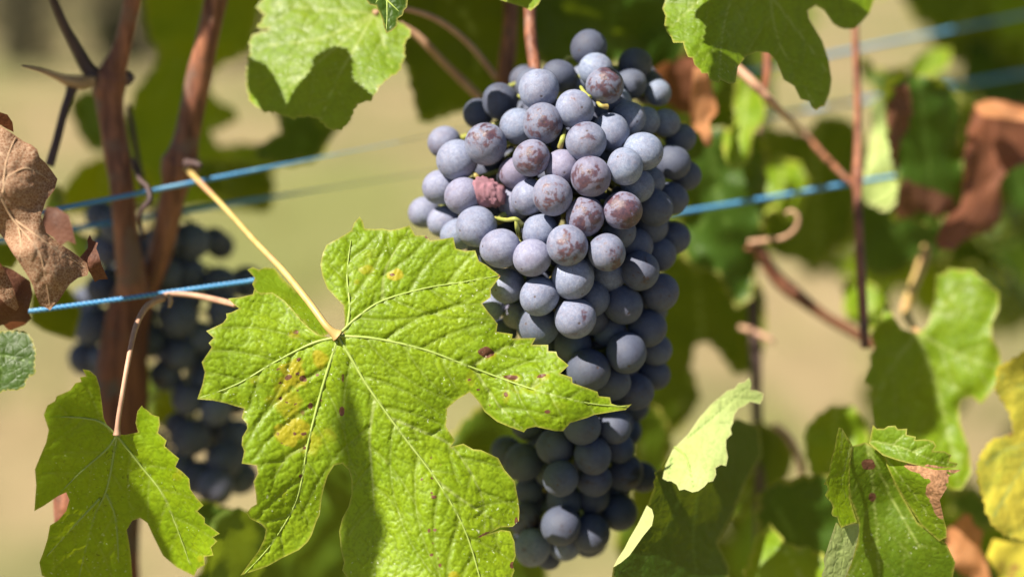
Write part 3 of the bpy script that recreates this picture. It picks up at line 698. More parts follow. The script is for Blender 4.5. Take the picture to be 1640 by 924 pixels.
for c in ([(930,140,.520),(936,150,.516),(944,158,.514)], [(905,208,.520),(901,222,.512),(897,236,.514)], [(796,350,.522),(812,353,.516),(826,352,.513),(836,362,.517)], [(826,352,.513),(828,366,.514),(832,378,.520)],
          [(752,272,.530),(762,282,.524),(770,290,.528)], [(956,163,.520),(962,170,.515),(972,172,.516)]):
    tube('pedicel', c, [3, 4, 3.4], M['rachis'], bunch_e, n=5, seg=8, bump=0.25, knots=((1.0, .5, .2),))
# shrivelled pink grape
def shrivelled():
    import bmesh
    bm = bmesh.new(); bmesh.ops.create_icosphere(bm, subdivisions=5, radius=1.0)
    for v in bm.verts:
        c = v.co.normalized(); x, y = np.float64(c.x * 2 + 5 + c.z), np.float64(c.y * 2 + 5 - c.z)
        n = float(abs(fbm(x * 0.9, y * 0.9, 2) - 0.5)); n2 = float(abs(fbm(x * 3 + 9, y * 3, 7) - .5))
        v.co = c * (0.80 + 0.9 * n + 0.12 * n2)
    me = bpy.data.meshes.new('shrivelled_grape'); bm.to_mesh(me); bm.free(); me.polygons.foreach_set('use_smooth', [True] * len(me.polygons)); me.materials.append(M['shrivel'])
    o = bpy.data.objects.new('shrivelled_grape', me); COL.objects.link(o); o.parent = bunch_e; o['label'] = 'collapsed wrinkled pink grape on the left side of the bunch'
    o.location = P(784, 309, .522) - bunch_e.location; r = 30 / FPX * .522; o.scale = (r * 1.1, r * .75, r * 0.75); o.rotation_euler = (.4, .5, .2)
shrivelled()

LEFT = [(190,362,30),(262,385,26),(305,387,30),(342,384,20),(302,437,27),(262,438,28),(352,458,31),(395,452,27),(286,509,33),(240,545,27),(287,570,24),(318,540,26),(328,582,27),
 (150,520,33,-.3,0,.5),(138,573,28,-.1,0,.95),(165,462,26),(235,395,26),(345,655,26),(300,640,25),(305,700,30),(360,735,30),(320,765,28),(382,700,30),(345,780,28),(290,745,25),(385,765,28),
 (170,400,26),(165,575,22),(265,600,24),(160,345,24),(360,500,28),(300,480,24),(330,610,26),(370,640,24),(268,345,20),(350,560,26),(385,600,26),(390,540,26),(285,680,20),(222,500,26),(140,480,22)]
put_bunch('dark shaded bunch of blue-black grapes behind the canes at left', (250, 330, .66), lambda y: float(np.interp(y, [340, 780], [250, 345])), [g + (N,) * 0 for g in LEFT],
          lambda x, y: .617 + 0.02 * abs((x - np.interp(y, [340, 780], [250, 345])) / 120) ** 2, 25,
          lambda rr: (rr.uniform(170, 400), rr.uniform(370, 780), rr.uniform(.645, .675)), shade_tint0=.85, rachis=[(250, 330, .665), (265, 450, .675), (290, 560, .675), (330, 680, .68), (350, 770, .68)])

# ---- the hero leaf
HERO = [(548,540),(552,528),(552,509),(550,489),(539,478),(524,462),(516,441),(513,424),(517,405),(523,392),(547,379),(563,369),(567,357),(576,347),(581,354),(584,366),(600,367),(612,366),(625,369),(640,366),(656,361),(665,377),(681,377),(689,385),(702,384),(726,380),(730,398),(745,402),(761,401),(767,418),(778,424),(802,442),(786,463),(786,476),(772,486),(782,500),(790,509),(797,519),(795,531),(821,535),(820,542),(858,541),(852,552),(878,552),(878,562),(891,563),(893,570),(911,585),(897,598),(916,604),(917,613),(940,621),(957,627),(959,634),(977,636),(979,646),(991,650),(1012,647),(1002,656),(983,659),(952,664),(940,669),(913,677),(902,690),(889,690),(858,683),(844,686),(839,692),(815,683),(796,675),(776,659),(767,644),(757,632),(752,628),(732,640),(716,654),(716,668),(714,682),(722,695),(729,705),(722,715),(742,710),(758,719),(770,720),(781,725),(798,733),(808,752),(824,770),(829,794),(832,817),(831,834),(821,843),(801,844),(788,851),(776,856),(790,852),(803,848),(817,850),(824,867),(826,890),(821,903),(824,913),(816,935),(800,960),(760,990),(700,1010),(640,1000),(590,965),(560,930),(548,913),(551,900),(546,880),(543,850),(548,830),(558,811),(563,791),(563,768),(559,753),(548,742),(535,745),(525,761),(519,780),(515,798),(512,824),(507,834),(499,857),(493,867),(479,880),(452,893),(429,906),(400,916),(385,921),(400,900),(413,883),(423,863),(426,847),(419,839),(400,830),(395,821),(402,812),(411,807),(410,791),(406,771),(413,758),(411,745),(387,742),(391,722),(387,712),(388,699),(396,686),(395,678),(387,669),(391,654),(380,651),(360,645),(340,641),(316,639),(324,616),(328,596),(323,580),(331,568),(339,556),(334,549),(342,541),(330,530),(345,523),(357,517),(363,509),(362,502),(371,500),(383,494),(374,487),(365,478),(385,476),(405,471),(407,463),(418,470),(436,468),(445,474),(456,482),(469,496),(482,512),(495,525),(508,535),(527,540)]
HV = [[(541,538),(600,542),(680,560),(755,588),(850,622),(940,645),(1004,651)], [(541,538),(565,578),(590,620),(640,690),(700,770),(745,850),(775,950),(800,1060)], [(541,538),(570,510),(612,482),(680,462),(740,452),(796,442)],
      [(556,524),(560,490),(556,440),(562,385)], [(540,540),(500,550),(440,580),(380,615),(320,637)], [(540,545),(518,615),(503,670),(492,716),(475,800),(435,870),(392,918)]]
HV2 = [[(612,483),(618,430),(655,367)],[(600,640),(592,700),(596,760),(600,830)],[(622,668),(670,688),(725,716),(770,790),(776,852)],[(492,716),(460,732),(440,765)],[(700,770),(740,800),(800,838)],[(755,588),(800,560),(850,548)],[(850,622),(870,600),(905,588)],[(760,592),(800,650),(838,688)]]
HCTRL = [(541,538,.504),(560,380,.512),(520,430,.508),(650,375,.513),(795,445,.511),(650,470,.508),(640,560,.5035),(750,590,.505),(760,630,.506),(850,560,.511),(870,640,.500),(1000,652,.5075),(840,685,.503),
         (590,620,.503),(640,690,.502),(720,720,.506),(825,800,.509),(770,850,.502),(700,780,.4995),(820,900,.505),(770,950,.497),(650,850,.500),(600,930,.499),(555,780,.508),(550,880,.507),
         (500,640,.506),(480,760,.504),(410,780,.499),(390,915,.508),(460,850,.507),(320,638,.500),(380,660,.502),(440,580,.503),(345,540,.502),(380,480,.508),(450,485,.510),(480,520,.507),(500,555,.506)]
HSP = [(632,440,16,11,'y',.8),(628,440,5,3,'b',.85),(588,432,16,10,'y',.55),(572,452,8,8,'y',.5),(779,565,14,11,'b',1.3,10),(781,568,20,15,'y',.6),(818,604,16,6,'b',.85,5),(820,606,26,12,'y',.55),(866,602,9,4,'b',.9,-15),(868,603,18,9,'y',.5),
       (810,632,6,8,'b',.65),(810,636,12,20,'y',.5),(877,659,6,4,'b',.95),(752,608,5,4,'b',.6),(766,624,6,4,'b',.65),(755,605,14,20,'y',.4),(900,648,22,12,'y',.35),(896,636,8,5,'b',.45),(470,600,26,30,'y',1.0),(462,604,10,7,'b',.62),(486,606,9,8,'b',.66),(512,575,16,20,'y',.75),(470,535,14,10,'y',.5),(474,531,9,7,'b',.55),
       (468,690,26,34,'y',.95,70),(488,694,8,6,'b',.6),(485,660,9,11,'b',.55),(497,649,6,7,'b',.85),(547,658,5,9,'b',1.1),(549,605,5,13,'b',.6),(440,640,26,18,'y',.45),(525,700,20,26,'y',.4),(445,640,8,4,'b',.5),(455,790,12,20,'y',.4),(726,920,14,10,'y',.6),(700,650,10,8,'y',.3),
       (620,735,6,18,'b',.40,10),(690,815,10,5,'b',.4),(613,800,4,14,'b',.4),(398,780,8,14,'b',.5),(827,832,4,8,'b',1),(800,442,5,3,'b',.9),(683,380,5,4,'b',.8),(400,640,10,10,'y',.3),(820,905,5,9,'b',.8),(776,855,22,3,'b',.7,-25)]
for i in range(60):
    q = i % 4
    if q == 0: x, y, s_ = 470 + rng.normal(0, 20), 605 + rng.normal(0, 26), rng.uniform(.45, .75)
    elif q == 1: x, y, s_ = 472 + rng.normal(0, 18), 690 + rng.normal(0, 26), rng.uniform(.45, .7)
    elif q == 2: x, y, s_ = 690 + rng.normal(0, 14), rng.uniform(690, 910), rng.uniform(.45, .8)
    else: x, y, s_ = rng.uniform(780, 940), rng.uniform(585, 665), rng.uniform(.4, .65)
    HSP.append((x, y, rng.uniform(2, 5), rng.uniform(2, 6), 'b', s_, rng.uniform(0, 90)))
HSP += [(460,640,30,60,'y',.55,-20),(495,705,34,30,'y',.5),(600,410,40,26,'y',.3),(845,620,60,26,'y',.35,10),(415,610,24,14,'y',.35)]
hero = leaf('large sunlit green leaf with yellow and brown blotches in front of the bunch', HERO, HCTRL, 'hero', HV + HV2, petiole=[(541,538,.5035),(523,522,.503),(495,484,.508),(455,435,.518),(410,388,.531),(365,338,.548),(318,290,.570),(297,268,.587)], pr=(7.5,5.5,5.5,5,4.5,4.5,5.5), pmat='petiole_y',
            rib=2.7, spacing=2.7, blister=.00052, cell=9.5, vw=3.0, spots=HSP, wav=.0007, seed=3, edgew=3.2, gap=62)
leaf('small pale green leaf folded behind the petiole of the large spotted leaf', [(396,432),(405,428),(415,432),(425,428),(440,430),(452,445),(470,462),(490,480),(510,505),(532,532),(515,540),(495,528),(470,500),(445,478),(425,475),(410,468),(404,455),(408,445)],
     [(400,430,.525),(470,480,.520),(530,535,.512)], 'bright', spacing=5, seed=5, wav=.001)

# ---- lower left leaf
LL = [(186,695),(175,688),(166,669),(164,651),(160,621),(154,602),(143,593),(132,591),(138,602),(128,604),(130,611),(121,613),(112,625),(91,634),(88,642),(76,649),(70,664),(78,688),(74,708),(65,729),(56,751),(58,777),(55,818),(71,809),(93,794),(106,788),(111,800),(106,818),(93,833),(80,841),(76,863),(69,885),(63,900),(67,921),(86,930),(95,960),(150,990),(205,965),(212,924),(210,893),(207,870),(203,848),(212,833),(225,829),(236,837),(246,859),(261,889),(283,908),(311,922),(316,911),(328,904),(327,891),(342,889),(338,876),(348,866),(341,860),(352,854),(340,845),(328,837),(328,829),(316,818),(326,809),(314,796),(305,783),(303,766),(292,755),(281,747),(287,734),(275,724),(264,714),(267,705),(253,693),(256,680),(255,667),(244,664),(235,656),(230,653),(227,649),(220,658),(217,677),(221,692),(201,696)]
LLV = [[(187,697),(170,720),(130,755),(95,790)],[(187,697),(172,780),(150,830),(125,930)],[(187,697),(225,745),(265,800),(305,905)],[(187,697),(160,675),(120,668),(78,668)],[(160,798),(120,840),(75,890)],[(170,790),(185,830),(190,900)]]
leaf('green leaf hanging in shade at lower left with its right side folded into the sun', LL, LLC := [(187,697,.507),(78,668,.499),(56,780,.500),(130,600,.499),(100,860,.512),(130,980,.528),(160,800,.514),(215,830,.519),(205,930,.527),(222,694,.511),(243,755,.513),(268,818,.515),(298,878,.516),(312,920,.515),(230,650,.508),(262,714,.506),(305,783,.504),(340,845,.503),(352,854,.502),(330,900,.506),(150,700,.507)],
     'fresh', LLV, petiole=[(187,697,.507),(190,668,.507),(197,625,.508),(205,580,.511),(217,525,.520),(236,490,.530),(262,478,.538)], pr=(4.5,4.2,4,4.5,5,5), rib=2.2, spacing=3.2, blister=.00032, cell=12, vw=2.4, seed=8, wav=.0006, gap=50, edgew=2.2,
     spots=[(285,760,14,18,'y',.45,60),(130,640,30,10,'y',.3),(320,895,8,10,'y',.5)])
cane('thin pinkish shoot arching right from the lower left leaf stalk towards the large leaf', [(240,490,.536),(252,478,.540),(275,471,.541),(310,473,.540),(345,480,.535),(378,488,.526)], [5,4.5,4,4.5,5,5], 'petiole', name='thin_shoot', cat='shoot', extra=[('bud', [(270,472,.539),(273,482,.537),(271,492,.536)], [3,4,2.5], 'tendril')])

# ---- dry brown leaf and neighbours, far left
leaf('crumpled brown dry leaf with pale veins at the left edge', [(-70,170),(-20,185),(0,201),(21,215),(38,227),(50,232),(59,239),(64,253),(74,262),(83,274),(92,287),(87,305),(74,321),(66,345),(70,360),(74,373),(92,388),(111,400),(125,410),(139,421),(142,434),(140,441),(125,445),(112,455),(104,466),(94,482),(80,497),(72,492),(64,489),(58,475),(52,456),(42,438),(31,421),(18,402),(7,383),(0,374),(-60,350)],
     [(-60,190,.500),(-60,340,.488),(20,215,.494),(80,285,.499),(60,345,.493),(20,300,.487),(10,380,.495),(50,400,.486),(75,372,.494),(90,430,.490),(140,430,.503),(80,495,.496),(52,456,.494),(110,402,.500)], 'brown',
     [[(-60,260),(-10,300),(20,350),(60,400),(72,440),(80,490)],[(20,350),(55,375),(90,400),(130,425)],[(5,310),(10,260),(25,220)],[(-10,300),(40,270),(80,290)],[(30,365),(34,390),(30,415)]], rib=2.6, ribmat='veindry', spacing=3.2, blister=.00025, cell=9, vw=1.8, seed=11, wav=.0022, gap=40)
leaf('dark red dried leaf edge curling over the top of the brown leaf', [(-30,178),(0,180),(12,184),(20,196),(22,212),(10,206),(0,200),(-30,195)], [(0,180,.50),(20,200,.505),(-20,190,.50)], 'rust', spacing=4, wav=.001)
leaf('blurred reddish-brown dried leaf hidden behind the brown leaf tip', [(74,331),(92,333),(110,345),(116,365),(122,392),(108,386),(96,396),(84,380),(60,370)], [(74,331,.545),(118,388,.54),(70,370,.545)], 'rust', spacing=6, wav=.002)
leaf('small twisted red leaf scrap right of the brown leaf tip', [(140,384),(144,376),(148,385),(157,389),(154,398),(158,407),(163,425),(173,447),(158,448),(152,452),(146,440),(138,428),(128,412),(134,405),(141,397)], [(142,380,.512),(157,395,.508),(170,447,.516),(132,412,.510),(146,420,.504)], 'rust', spacing=3.5, wav=.0015, seed=4, edgew=3)
leaf('dark maroon withered leaf at the left edge above the lower wire', [(-40,420),(0,425),(20,432),(48,450),(52,470),(45,500),(50,510),(40,520),(15,530),(5,520),(-40,535)], [(-20,430,.520),(48,455,.528),(10,525,.530),(25,480,.516)], 'rust', spacing=5, wav=.003, seed=6)
leaf('thin brown curled leaf strip crossing the maroon leaf', [(-20,412),(0,420),(12,440),(22,462),(30,492),(26,498),(12,490),(0,478),(-20,470)], [(0,420,.505),(28,495,.510),(-20,450,.503)], 'brown', spacing=4, wav=.002, seed=7)
leaf('round green leaf at the left edge under the maroon leaf', [(-40,535),(0,531),(20,530),(40,531),(50,540),(57,560),(55,585),(57,598),(42,606),(40,620),(25,625),(10,624),(0,628),(-40,640)], [(0,530,.525),(57,570,.521),(0,628,.518),(-30,580,.520)], 'deep', [[(-30,560),(10,570),(50,580)],[(-20,560),(10,600)]], spacing=4, blister=.0003, seed=9, teeth=(9,2))
leaf('yellowish green blurred leaf behind the lower wire at left', [(-20,392),(28,388),(30,415),(20,430),(-20,425)], [(0,400,.56),(30,415,.57),(0,425,.56)], 'olive', spacing=8, wav=.002)
leaf('dull yellow-green blurred leaf between the maroon leaf and the trunk', [(50,470),(75,455),(110,460),(122,480),(130,500),(118,545),(100,540),(70,530),(48,515)], [(60,480,.60),(120,500,.61),(90,535,.60)], 'olive', spacing=8, wav=.002)
leaf('green blurred leaf peeking out between the brown leaf and the wires', [(80,300),(96,296),(105,315),(106,345),(130,375),(150,380),(155,360),(175,400),(130,430),(70,330)], [(90,300,.62),(110,345,.63),(150,380,.63)], 'olive', spacing=8)

# ---- top centre leaf and tip
TC = [(440,-30),(425,0),(409,10),(415,18),(425,24),(420,34),(411,45),(420,46),(432,48),(420,52),(406,55),(399,66),(402,80),(398,96),(394,114),(395,138),(401,163),(412,172),(421,178),(439,180),(453,185),(470,190),(485,186),(498,187),(508,189),(518,198),(529,208),(546,208),(560,194),(567,173),(577,163),(595,161),(600,148),(608,138),(622,125),(640,114),(643,103),(648,93),(647,69),(660,52),(650,42),(643,38),(630,34),(622,31),(625,0),(630,-40)]
leaf('bright green leaf at top left of the bunch with a leaf shadow across it', TC, TCC := [(600,25,.552),(440,0,.560),(400,70,.557),(398,150,.551),(470,120,.546),(540,208,.534),(500,60,.552),(600,150,.536),(655,60,.547),(540,-30,.561)], 'bright',
     [[(600,22),(520,60),(460,70),(405,75)],[(600,22),(560,90),(530,150),(515,190)],[(600,22),(510,100),(440,160)],[(600,22),(615,70),(630,115)],[(600,22),(500,15),(440,5)]], spacing=4, blister=.0003, cell=13, vw=2.6, seed=13, wav=.0012, teeth=(13,2.2), petiole=[(600,22,.553),(618,16,.556),(650,15,.565),(700,32,.575),(750,70,.585),(795,125,.592)], pr=(4,4,4.5,5,5,5),
     spots=[(590,60,20,30,'y',.25)])
leaf('small dark green pointed leaf tip hanging from the top edge', [(578,-30),(586,0),(592,8),(602,10),(608,22),(612,31),(615,44),(619,54),(628,50),(636,42),(637,30),(645,25),(647,17),(652,12),(653,0),(660,-30)], [(620,-30,.512),(590,0,.508),(619,52,.506),(650,0,.510)], 'deep', [[(618,-30),(620,10),(619,52)],[(618,-20),(600,8)],[(619,0),(640,20)]], spacing=2.8, blister=.0003, cell=9, vw=2.2, seed=14, rib=2)
leaf('tiny green leaf tip at the top edge above the bunch', [(790,-30),(800,0),(815,5),(838,12),(850,18),(862,8),(868,-4),(900,-30)], [(800,0,.53),(850,15,.528),(870,-10,.53)], 'bright', spacing=4, seed=2)

# ---- top right leaf
TR = [(1050,-60),(1066,0),(1061,14),(1066,26),(1064,40),(1068,52),(1075,60),(1078,69),(1094,69),(1096,78),(1099,85),(1102,92),(1109,93),(1112,104),(1120,111),(1124,118),(1133,118),(1136,126),(1142,130),(1151,133),(1154,128),(1168,135),(1178,133),(1182,107),(1196,90),(1213,83),(1230,85),(1238,92),(1244,100),(1255,128),(1272,138),(1282,159),(1296,163),(1300,172),(1307,177),(1313,172),(1320,170),(1329,149),(1332,128),(1327,97),(1317,66),(1296,31),(1294,17),(1307,9),(1320,17),(1334,38),(1343,44),(1352,47),(1367,47),(1378,38),(1393,21),(1400,0),(1420,-60)]
leaf('broad green leaf at top right, its left third sunlit and the rest shaded', TR, [(1066,10,.528),(1140,120,.513),(1150,30,.522),(1200,60,.531),(1300,170,.541),(1250,60,.537),(1330,130,.545),(1350,20,.552),(1200,-60,.540),(1400,-30,.56),(1080,-60,.53)], 'bright',
     [[(1190,-60),(1160,40),(1152,128)],[(1230,-60),(1245,60),(1305,170)],[(1180,-50),(1100,20),(1070,50)],[(1240,0),(1300,80),(1328,120)]], spacing=3.6, blister=.00035, cell=11, vw=2.4, seed=15, wav=.0008, teeth=None, gap=50)

# ---- leaves lower right
PB = [(1077,720),(1061,748),(1048,757),(1050,764),(1046,772),(1048,780),(1044,789),(1040,800),(1036,811),(1028,828),(1016,848),(997,885),(982,908),(975,960),(1165,960),(1168,908),(1150,870),(1176,818),(1198,766),(1221,729),(1217,684),(1180,670),(1130,700)]
e = leaf('dark green leaf at lower right of the bunch with its pale underside flap turned up', PB, [(1077,720,.530),(1048,765,.526),(1036,811,.524),(997,885,.520),(1000,960,.518),(1100,800,.545),(1165,960,.555),(1220,700,.590),(1180,800,.575),(1100,900,.545)], 'deep',
     [[(1165,640),(1100,770),(1070,840),(1010,930)],[(1120,780),(1110,860),(1120,950)]], spacing=4.5, blister=.0003, seed=17, wav=.001, rib=None)
FL = [(1200,604),(1204,614),(1202,624),(1212,625),(1223,630),(1221,640),(1217,647),(1202,643),(1192,650),(1183,654),(1176,664),(1174,677),(1170,686),(1172,695),(1163,704),(1163,718),(1166,732),(1163,746),(1155,744),(1146,749),(1147,760),(1142,770),(1134,772),(1128,779),(1118,786),(1109,788),(1096,783),(1088,785),(1084,776),(1075,770),(1069,770),(1061,766),(1066,744),(1077,720),(1102,695),(1120,669),(1139,647),(1165,625),(1176,622),(1183,613),(1192,612)]
FLC = [(1200,606,.534),(1220,640,.536),(1120,669,.534),(1077,720,.531),(1061,766,.524),(1110,787,.517),(1163,740,.523),(1172,690,.530),(1120,730,.524)]
b, da, _ = blade(e, 'turned_flap', FL, FLC, M['pale'], [[(1080,715),(1100,735),(1112,786)],[(1076,730),(1070,765)],[(1102,700),(1150,660),(1195,620)]], spacing=3, blister=.00022, cell=7, vw=1.6, seed=18, wav=.0005, edgew=2); b['label'] = 'pale sunlit leaf flap folded forward'
ribs(e, [[(1080,715),(1100,735),(1112,786)]], da, 1.6, M['veinmat'])
b, da, _ = blade(e, 'turned_edge', [(1036,809),(1044,815),(1047,826),(1044,841),(1030,858),(1008,889),(995,900),(982,908),(990,893),(1000,878),(1008,862),(1022,838)], [(1036,809,.521),(1047,826,.517),(1008,889,.515),(985,905,.516)], M['pale'], spacing=3, seed=19, edgew=2); b['label'] = 'narrow pale strip of the leaf margin folded over'

RB = [(1365,714),(1386,708),(1416,725),(1438,781),(1469,836),(1490,850),(1516,871),(1530,900),(1520,960),(1340,960),(1355,922),(1373,867),(1375,836),(1361,796),(1355,760),(1361,737)]
e = leaf('green leaf at lower right with curled margins and a brown papery patch', RB, [(1386,708,.520),(1361,740,.518),(1370,830,.525),(1420,800,.528),(1470,836,.523),(1516,871,.521),(1500,950,.530),(1380,940,.530),(1416,725,.519)], 'mid',
     [[(1388,708),(1400,800),(1410,950)],[(1388,708),(1440,820),(1490,900)]], spacing=4, blister=.0002, seed=21, spots=[(1391,744,15,11,'b',1.3,20),(1398,796,7,9,'b',1.2)])
b, *_ = blade(e, 'left_flap', [(1343,684),(1349,686),(1356,698),(1365,712),(1361,745),(1361,796),(1366,815),(1373,836),(1358,840),(1347,845),(1343,836),(1341,828),(1334,826),(1331,822),(1334,812),(1331,804),(1325,798),(1321,792),(1326,784),(1325,777),(1319,775),(1325,765),(1327,757),(1329,745),(1333,729),(1337,715),(1339,702)], [(1343,684,.513),(1365,712,.518),(1361,796,.516),(1373,836,.514),(1320,780,.507),(1333,729,.509),(1345,842,.508)], M['fresh'],
     [[(1363,714),(1352,750),(1345,790)],[(1350,690),(1346,730)]], spacing=3, blister=.0003, cell=9, seed=22, vw=1.8)
b, *_ = blade(e, 'pale_margin', [(1339,836),(1350,842),(1375,838),(1376,850),(1373,867),(1364,900),(1355,922),(1350,950),(1315,950),(1318,930),(1316,920),(1321,908),(1319,895),(1325,878),(1331,859)], [(1339,836,.510),(1375,838,.516),(1355,922,.512),(1315,940,.505)], M['pale'], [[(1358,840),(1345,880),(1335,940)]], spacing=3.2, blister=.0002, cell=8, seed=23, vw=1.5); b['label'] = 'pale underside of the leaf showing at its curled lower margin'
b, *_ = blade(e, 'upper_flap', [(1398,680),(1404,686),(1416,686),(1422,682),(1434,681),(1438,687),(1453,686),(1452,696),(1467,699),(1466,704),(1482,703),(1495,706),(1500,714),(1494,722),(1512,722),(1524,729),(1519,738),(1534,742),(1530,748),(1501,750),(1469,745),(1438,737),(1414,729),(1392,710)], [(1392,708,.517),(1404,682,.514),(1453,690,.511),(1500,712,.509),(1534,745,.512),(1469,745,.508),(1414,729,.513)], M['bright'],
     [[(1394,706),(1440,715),(1490,735),(1530,746)],[(1430,712),(1455,690)],[(1465,722),(1495,708)]], spacing=2.8, blister=.0003, cell=9, seed=24, vw=2.0, spots=[(1500,748,36,4,'b',.8,8)])
b, *_ = blade(e, 'right_fold', [(1416,727),(1438,737),(1470,745),(1498,752),(1540,752),(1519,763),(1519,777),(1505,800),(1512,832),(1516,846),(1516,860),(1504,866),(1477,842),(1457,812),(1434,775),(1420,745)], [(1416,727,.517),(1457,808,.521),(1510,862,.519),(1536,752,.512),(1512,800,.509),(1490,775,.507),(1450,752,.511)], M['bright'],
     [[(1420,735),(1470,800),(1508,855)]], spacing=2.8, blister=.0003, cell=9, seed=25, vw=1.5, wav=.0004,
     spots=[(1498,760,30,14,'b',1.4,15),(1500,785,20,20,'b',1.4),(1503,815,10,20,'b',1.4,-20),(1470,750,25,8,'b',1.3,12),(1528,753,14,5,'b',1.4)])
b['label'] = 'right edge of the leaf with a large papery brown patch'

leaf('blurred green leaf with a notched top right of centre, behind the curled leaf', [(1499,439),(1510,438),(1520,429),(1540,432),(1558,432),(1570,444),(1582,450),(1590,460),(1600,467),(1600,495),(1588,519),(1589,540),(1600,560),(1606,590),(1595,619),(1571,647),(1556,635),(1540,640),(1536,655),(1538,678),(1552,718),(1556,757),(1540,784),(1524,784),(1490,760),(1460,740),(1453,698),(1440,690),(1420,694),(1398,682),(1394,654),(1402,623),(1382,611),(1394,584),(1392,570),(1402,557),(1394,536),(1406,520),(1414,502),(1413,484),(1423,491),(1432,508),(1444,526),(1458,531),(1470,533),(1484,522),(1489,509),(1492,495),(1496,474)],
     [(1470,533,.592),(1520,440,.600),(1600,480,.590),(1600,590,.585),(1500,600,.592),(1420,500,.600),(1400,600,.585),(1420,680,.582),(1500,700,.585),(1540,770,.580)], 'bright',
     [[(1470,533),(1500,620),(1520,700),(1535,775)],[(1470,533),(1520,480),(1560,440)],[(1470,533),(1540,570),(1600,590)],[(1470,533),(1420,600),(1400,660)],[(1470,533),(1430,515)]], spacing=5, blister=.0004, cell=16, vw=3.5, seed=27, wav=.003, gap=60)
leaf('bright yellow leaf at the right edge', [(1720,540),(1640,562),(1625,575),(1610,582),(1596,590),(1598,608),(1593,622),(1605,640),(1617,660),(1622,680),(1623,694),(1605,700),(1587,706),(1572,725),(1565,749),(1568,775),(1575,796),(1580,818),(1587,836),(1600,850),(1615,859),(1640,863),(1720,850)],
     [(1700,560,.57),(1600,600,.565),(1620,690,.57),(1567,760,.560),(1640,860,.562),(1700,800,.575),(1640,760,.568)], 'yellow', [[(1700,640),(1640,740),(1590,830)],[(1700,640),(1640,620),(1600,600)],[(1660,710),(1610,720),(1570,750)],[(1690,680),(1650,860)]], spacing=5, blister=.0004, cell=14, vw=3, seed=28, wav=.002, teeth=(15,3),
     spots=[(1618,690,8,14,'b',.7),(1600,790,20,8,'b',.35),(1590,830,14,20,'b',.4)])
leaf('ochre withered leaf below the bright yellow leaf', [(1500,880),(1520,870),(1515,850),(1530,835),(1545,822),(1555,825),(1560,840),(1575,850),(1570,880),(1580,900),(1590,940),(1540,920),(1520,900)], [(1500,880,.61),(1550,825,.60),(1580,900,.605)], 'orange', spacing=6, wav=.004, seed=29)
leaf('orange-yellow leaf in the bottom right corner', [(1590,862),(1620,868),(1660,862),(1700,900),(1700,960),(1590,960),(1600,920),(1580,890)], [(1600,870,.595),(1690,900,.60),(1600,950,.59)], 'yellow', spacing=6, wav=.004, seed=30, spots=[(1620,910,40,30,'b',.5)])
# ---- blurred leaves behind: outline traced, own distance
def bl(label, outline, d, mat, tilt=(0, 0), veins=(), seed=0, wav=.006, sp=9, teeth=(26, 4), **kw):
    """tilt = metres of extra depth per 100 px to the right / downwards"""
    cx = sum(p[0] for p in outline) / len(outline); cy = sum(p[1] for p in outline) / len(outline)
    def dd(x, y): return d + tilt[0] * (x - cx) / 100 + tilt[1] * (y - cy) / 100
    ctrl = [(x, y, dd(x, y)) for x, y in ((cx, cy), (cx - 80, cy), (cx + 80, cy), (cx, cy - 80), (cx, cy + 80))]
    if not veins:
        top = min(outline, key=lambda p: p[1]); veins = [[top, (cx, cy), max(outline, key=lambda p: p[1])]]
    return leaf(label, outline, ctrl, mat, veins, spacing=sp, seed=seed, wav=wav, teeth=teeth, smooth_outline=True, vw=3.5, groove=.0006, cell=18, secondary=False, **kw)
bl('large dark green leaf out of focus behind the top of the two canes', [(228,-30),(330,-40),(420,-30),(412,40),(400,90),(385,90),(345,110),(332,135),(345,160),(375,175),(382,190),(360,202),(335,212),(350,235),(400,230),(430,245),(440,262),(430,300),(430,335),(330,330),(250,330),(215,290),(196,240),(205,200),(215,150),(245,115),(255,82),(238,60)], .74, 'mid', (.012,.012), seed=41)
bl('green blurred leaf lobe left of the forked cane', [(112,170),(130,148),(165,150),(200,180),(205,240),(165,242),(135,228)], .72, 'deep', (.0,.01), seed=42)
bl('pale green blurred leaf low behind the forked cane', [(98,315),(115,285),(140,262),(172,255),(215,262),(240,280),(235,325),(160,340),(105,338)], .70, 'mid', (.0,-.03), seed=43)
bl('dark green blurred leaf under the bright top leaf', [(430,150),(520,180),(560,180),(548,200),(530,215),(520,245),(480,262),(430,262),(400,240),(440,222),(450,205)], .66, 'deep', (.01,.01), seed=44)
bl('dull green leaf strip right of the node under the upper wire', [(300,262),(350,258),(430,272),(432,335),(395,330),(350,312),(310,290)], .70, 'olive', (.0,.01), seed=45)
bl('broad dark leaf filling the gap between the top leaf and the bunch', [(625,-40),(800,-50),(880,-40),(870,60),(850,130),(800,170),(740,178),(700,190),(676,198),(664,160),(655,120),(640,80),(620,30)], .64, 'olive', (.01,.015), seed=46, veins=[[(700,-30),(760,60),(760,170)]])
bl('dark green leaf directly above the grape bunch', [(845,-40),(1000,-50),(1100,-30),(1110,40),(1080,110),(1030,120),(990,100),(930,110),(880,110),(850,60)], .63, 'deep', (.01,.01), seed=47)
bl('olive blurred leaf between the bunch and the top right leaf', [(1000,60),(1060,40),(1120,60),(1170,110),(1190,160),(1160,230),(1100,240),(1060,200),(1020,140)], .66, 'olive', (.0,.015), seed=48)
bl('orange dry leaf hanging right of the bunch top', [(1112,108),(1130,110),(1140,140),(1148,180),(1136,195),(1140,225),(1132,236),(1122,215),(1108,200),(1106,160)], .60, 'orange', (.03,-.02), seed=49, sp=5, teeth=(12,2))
bl('rusty brown blurred leaf behind the orange dry leaf', [(1050,110),(1110,92),(1125,120),(1115,170),(1095,185),(1065,160),(1045,140)], .635, 'red', (.0,.02), seed=50)
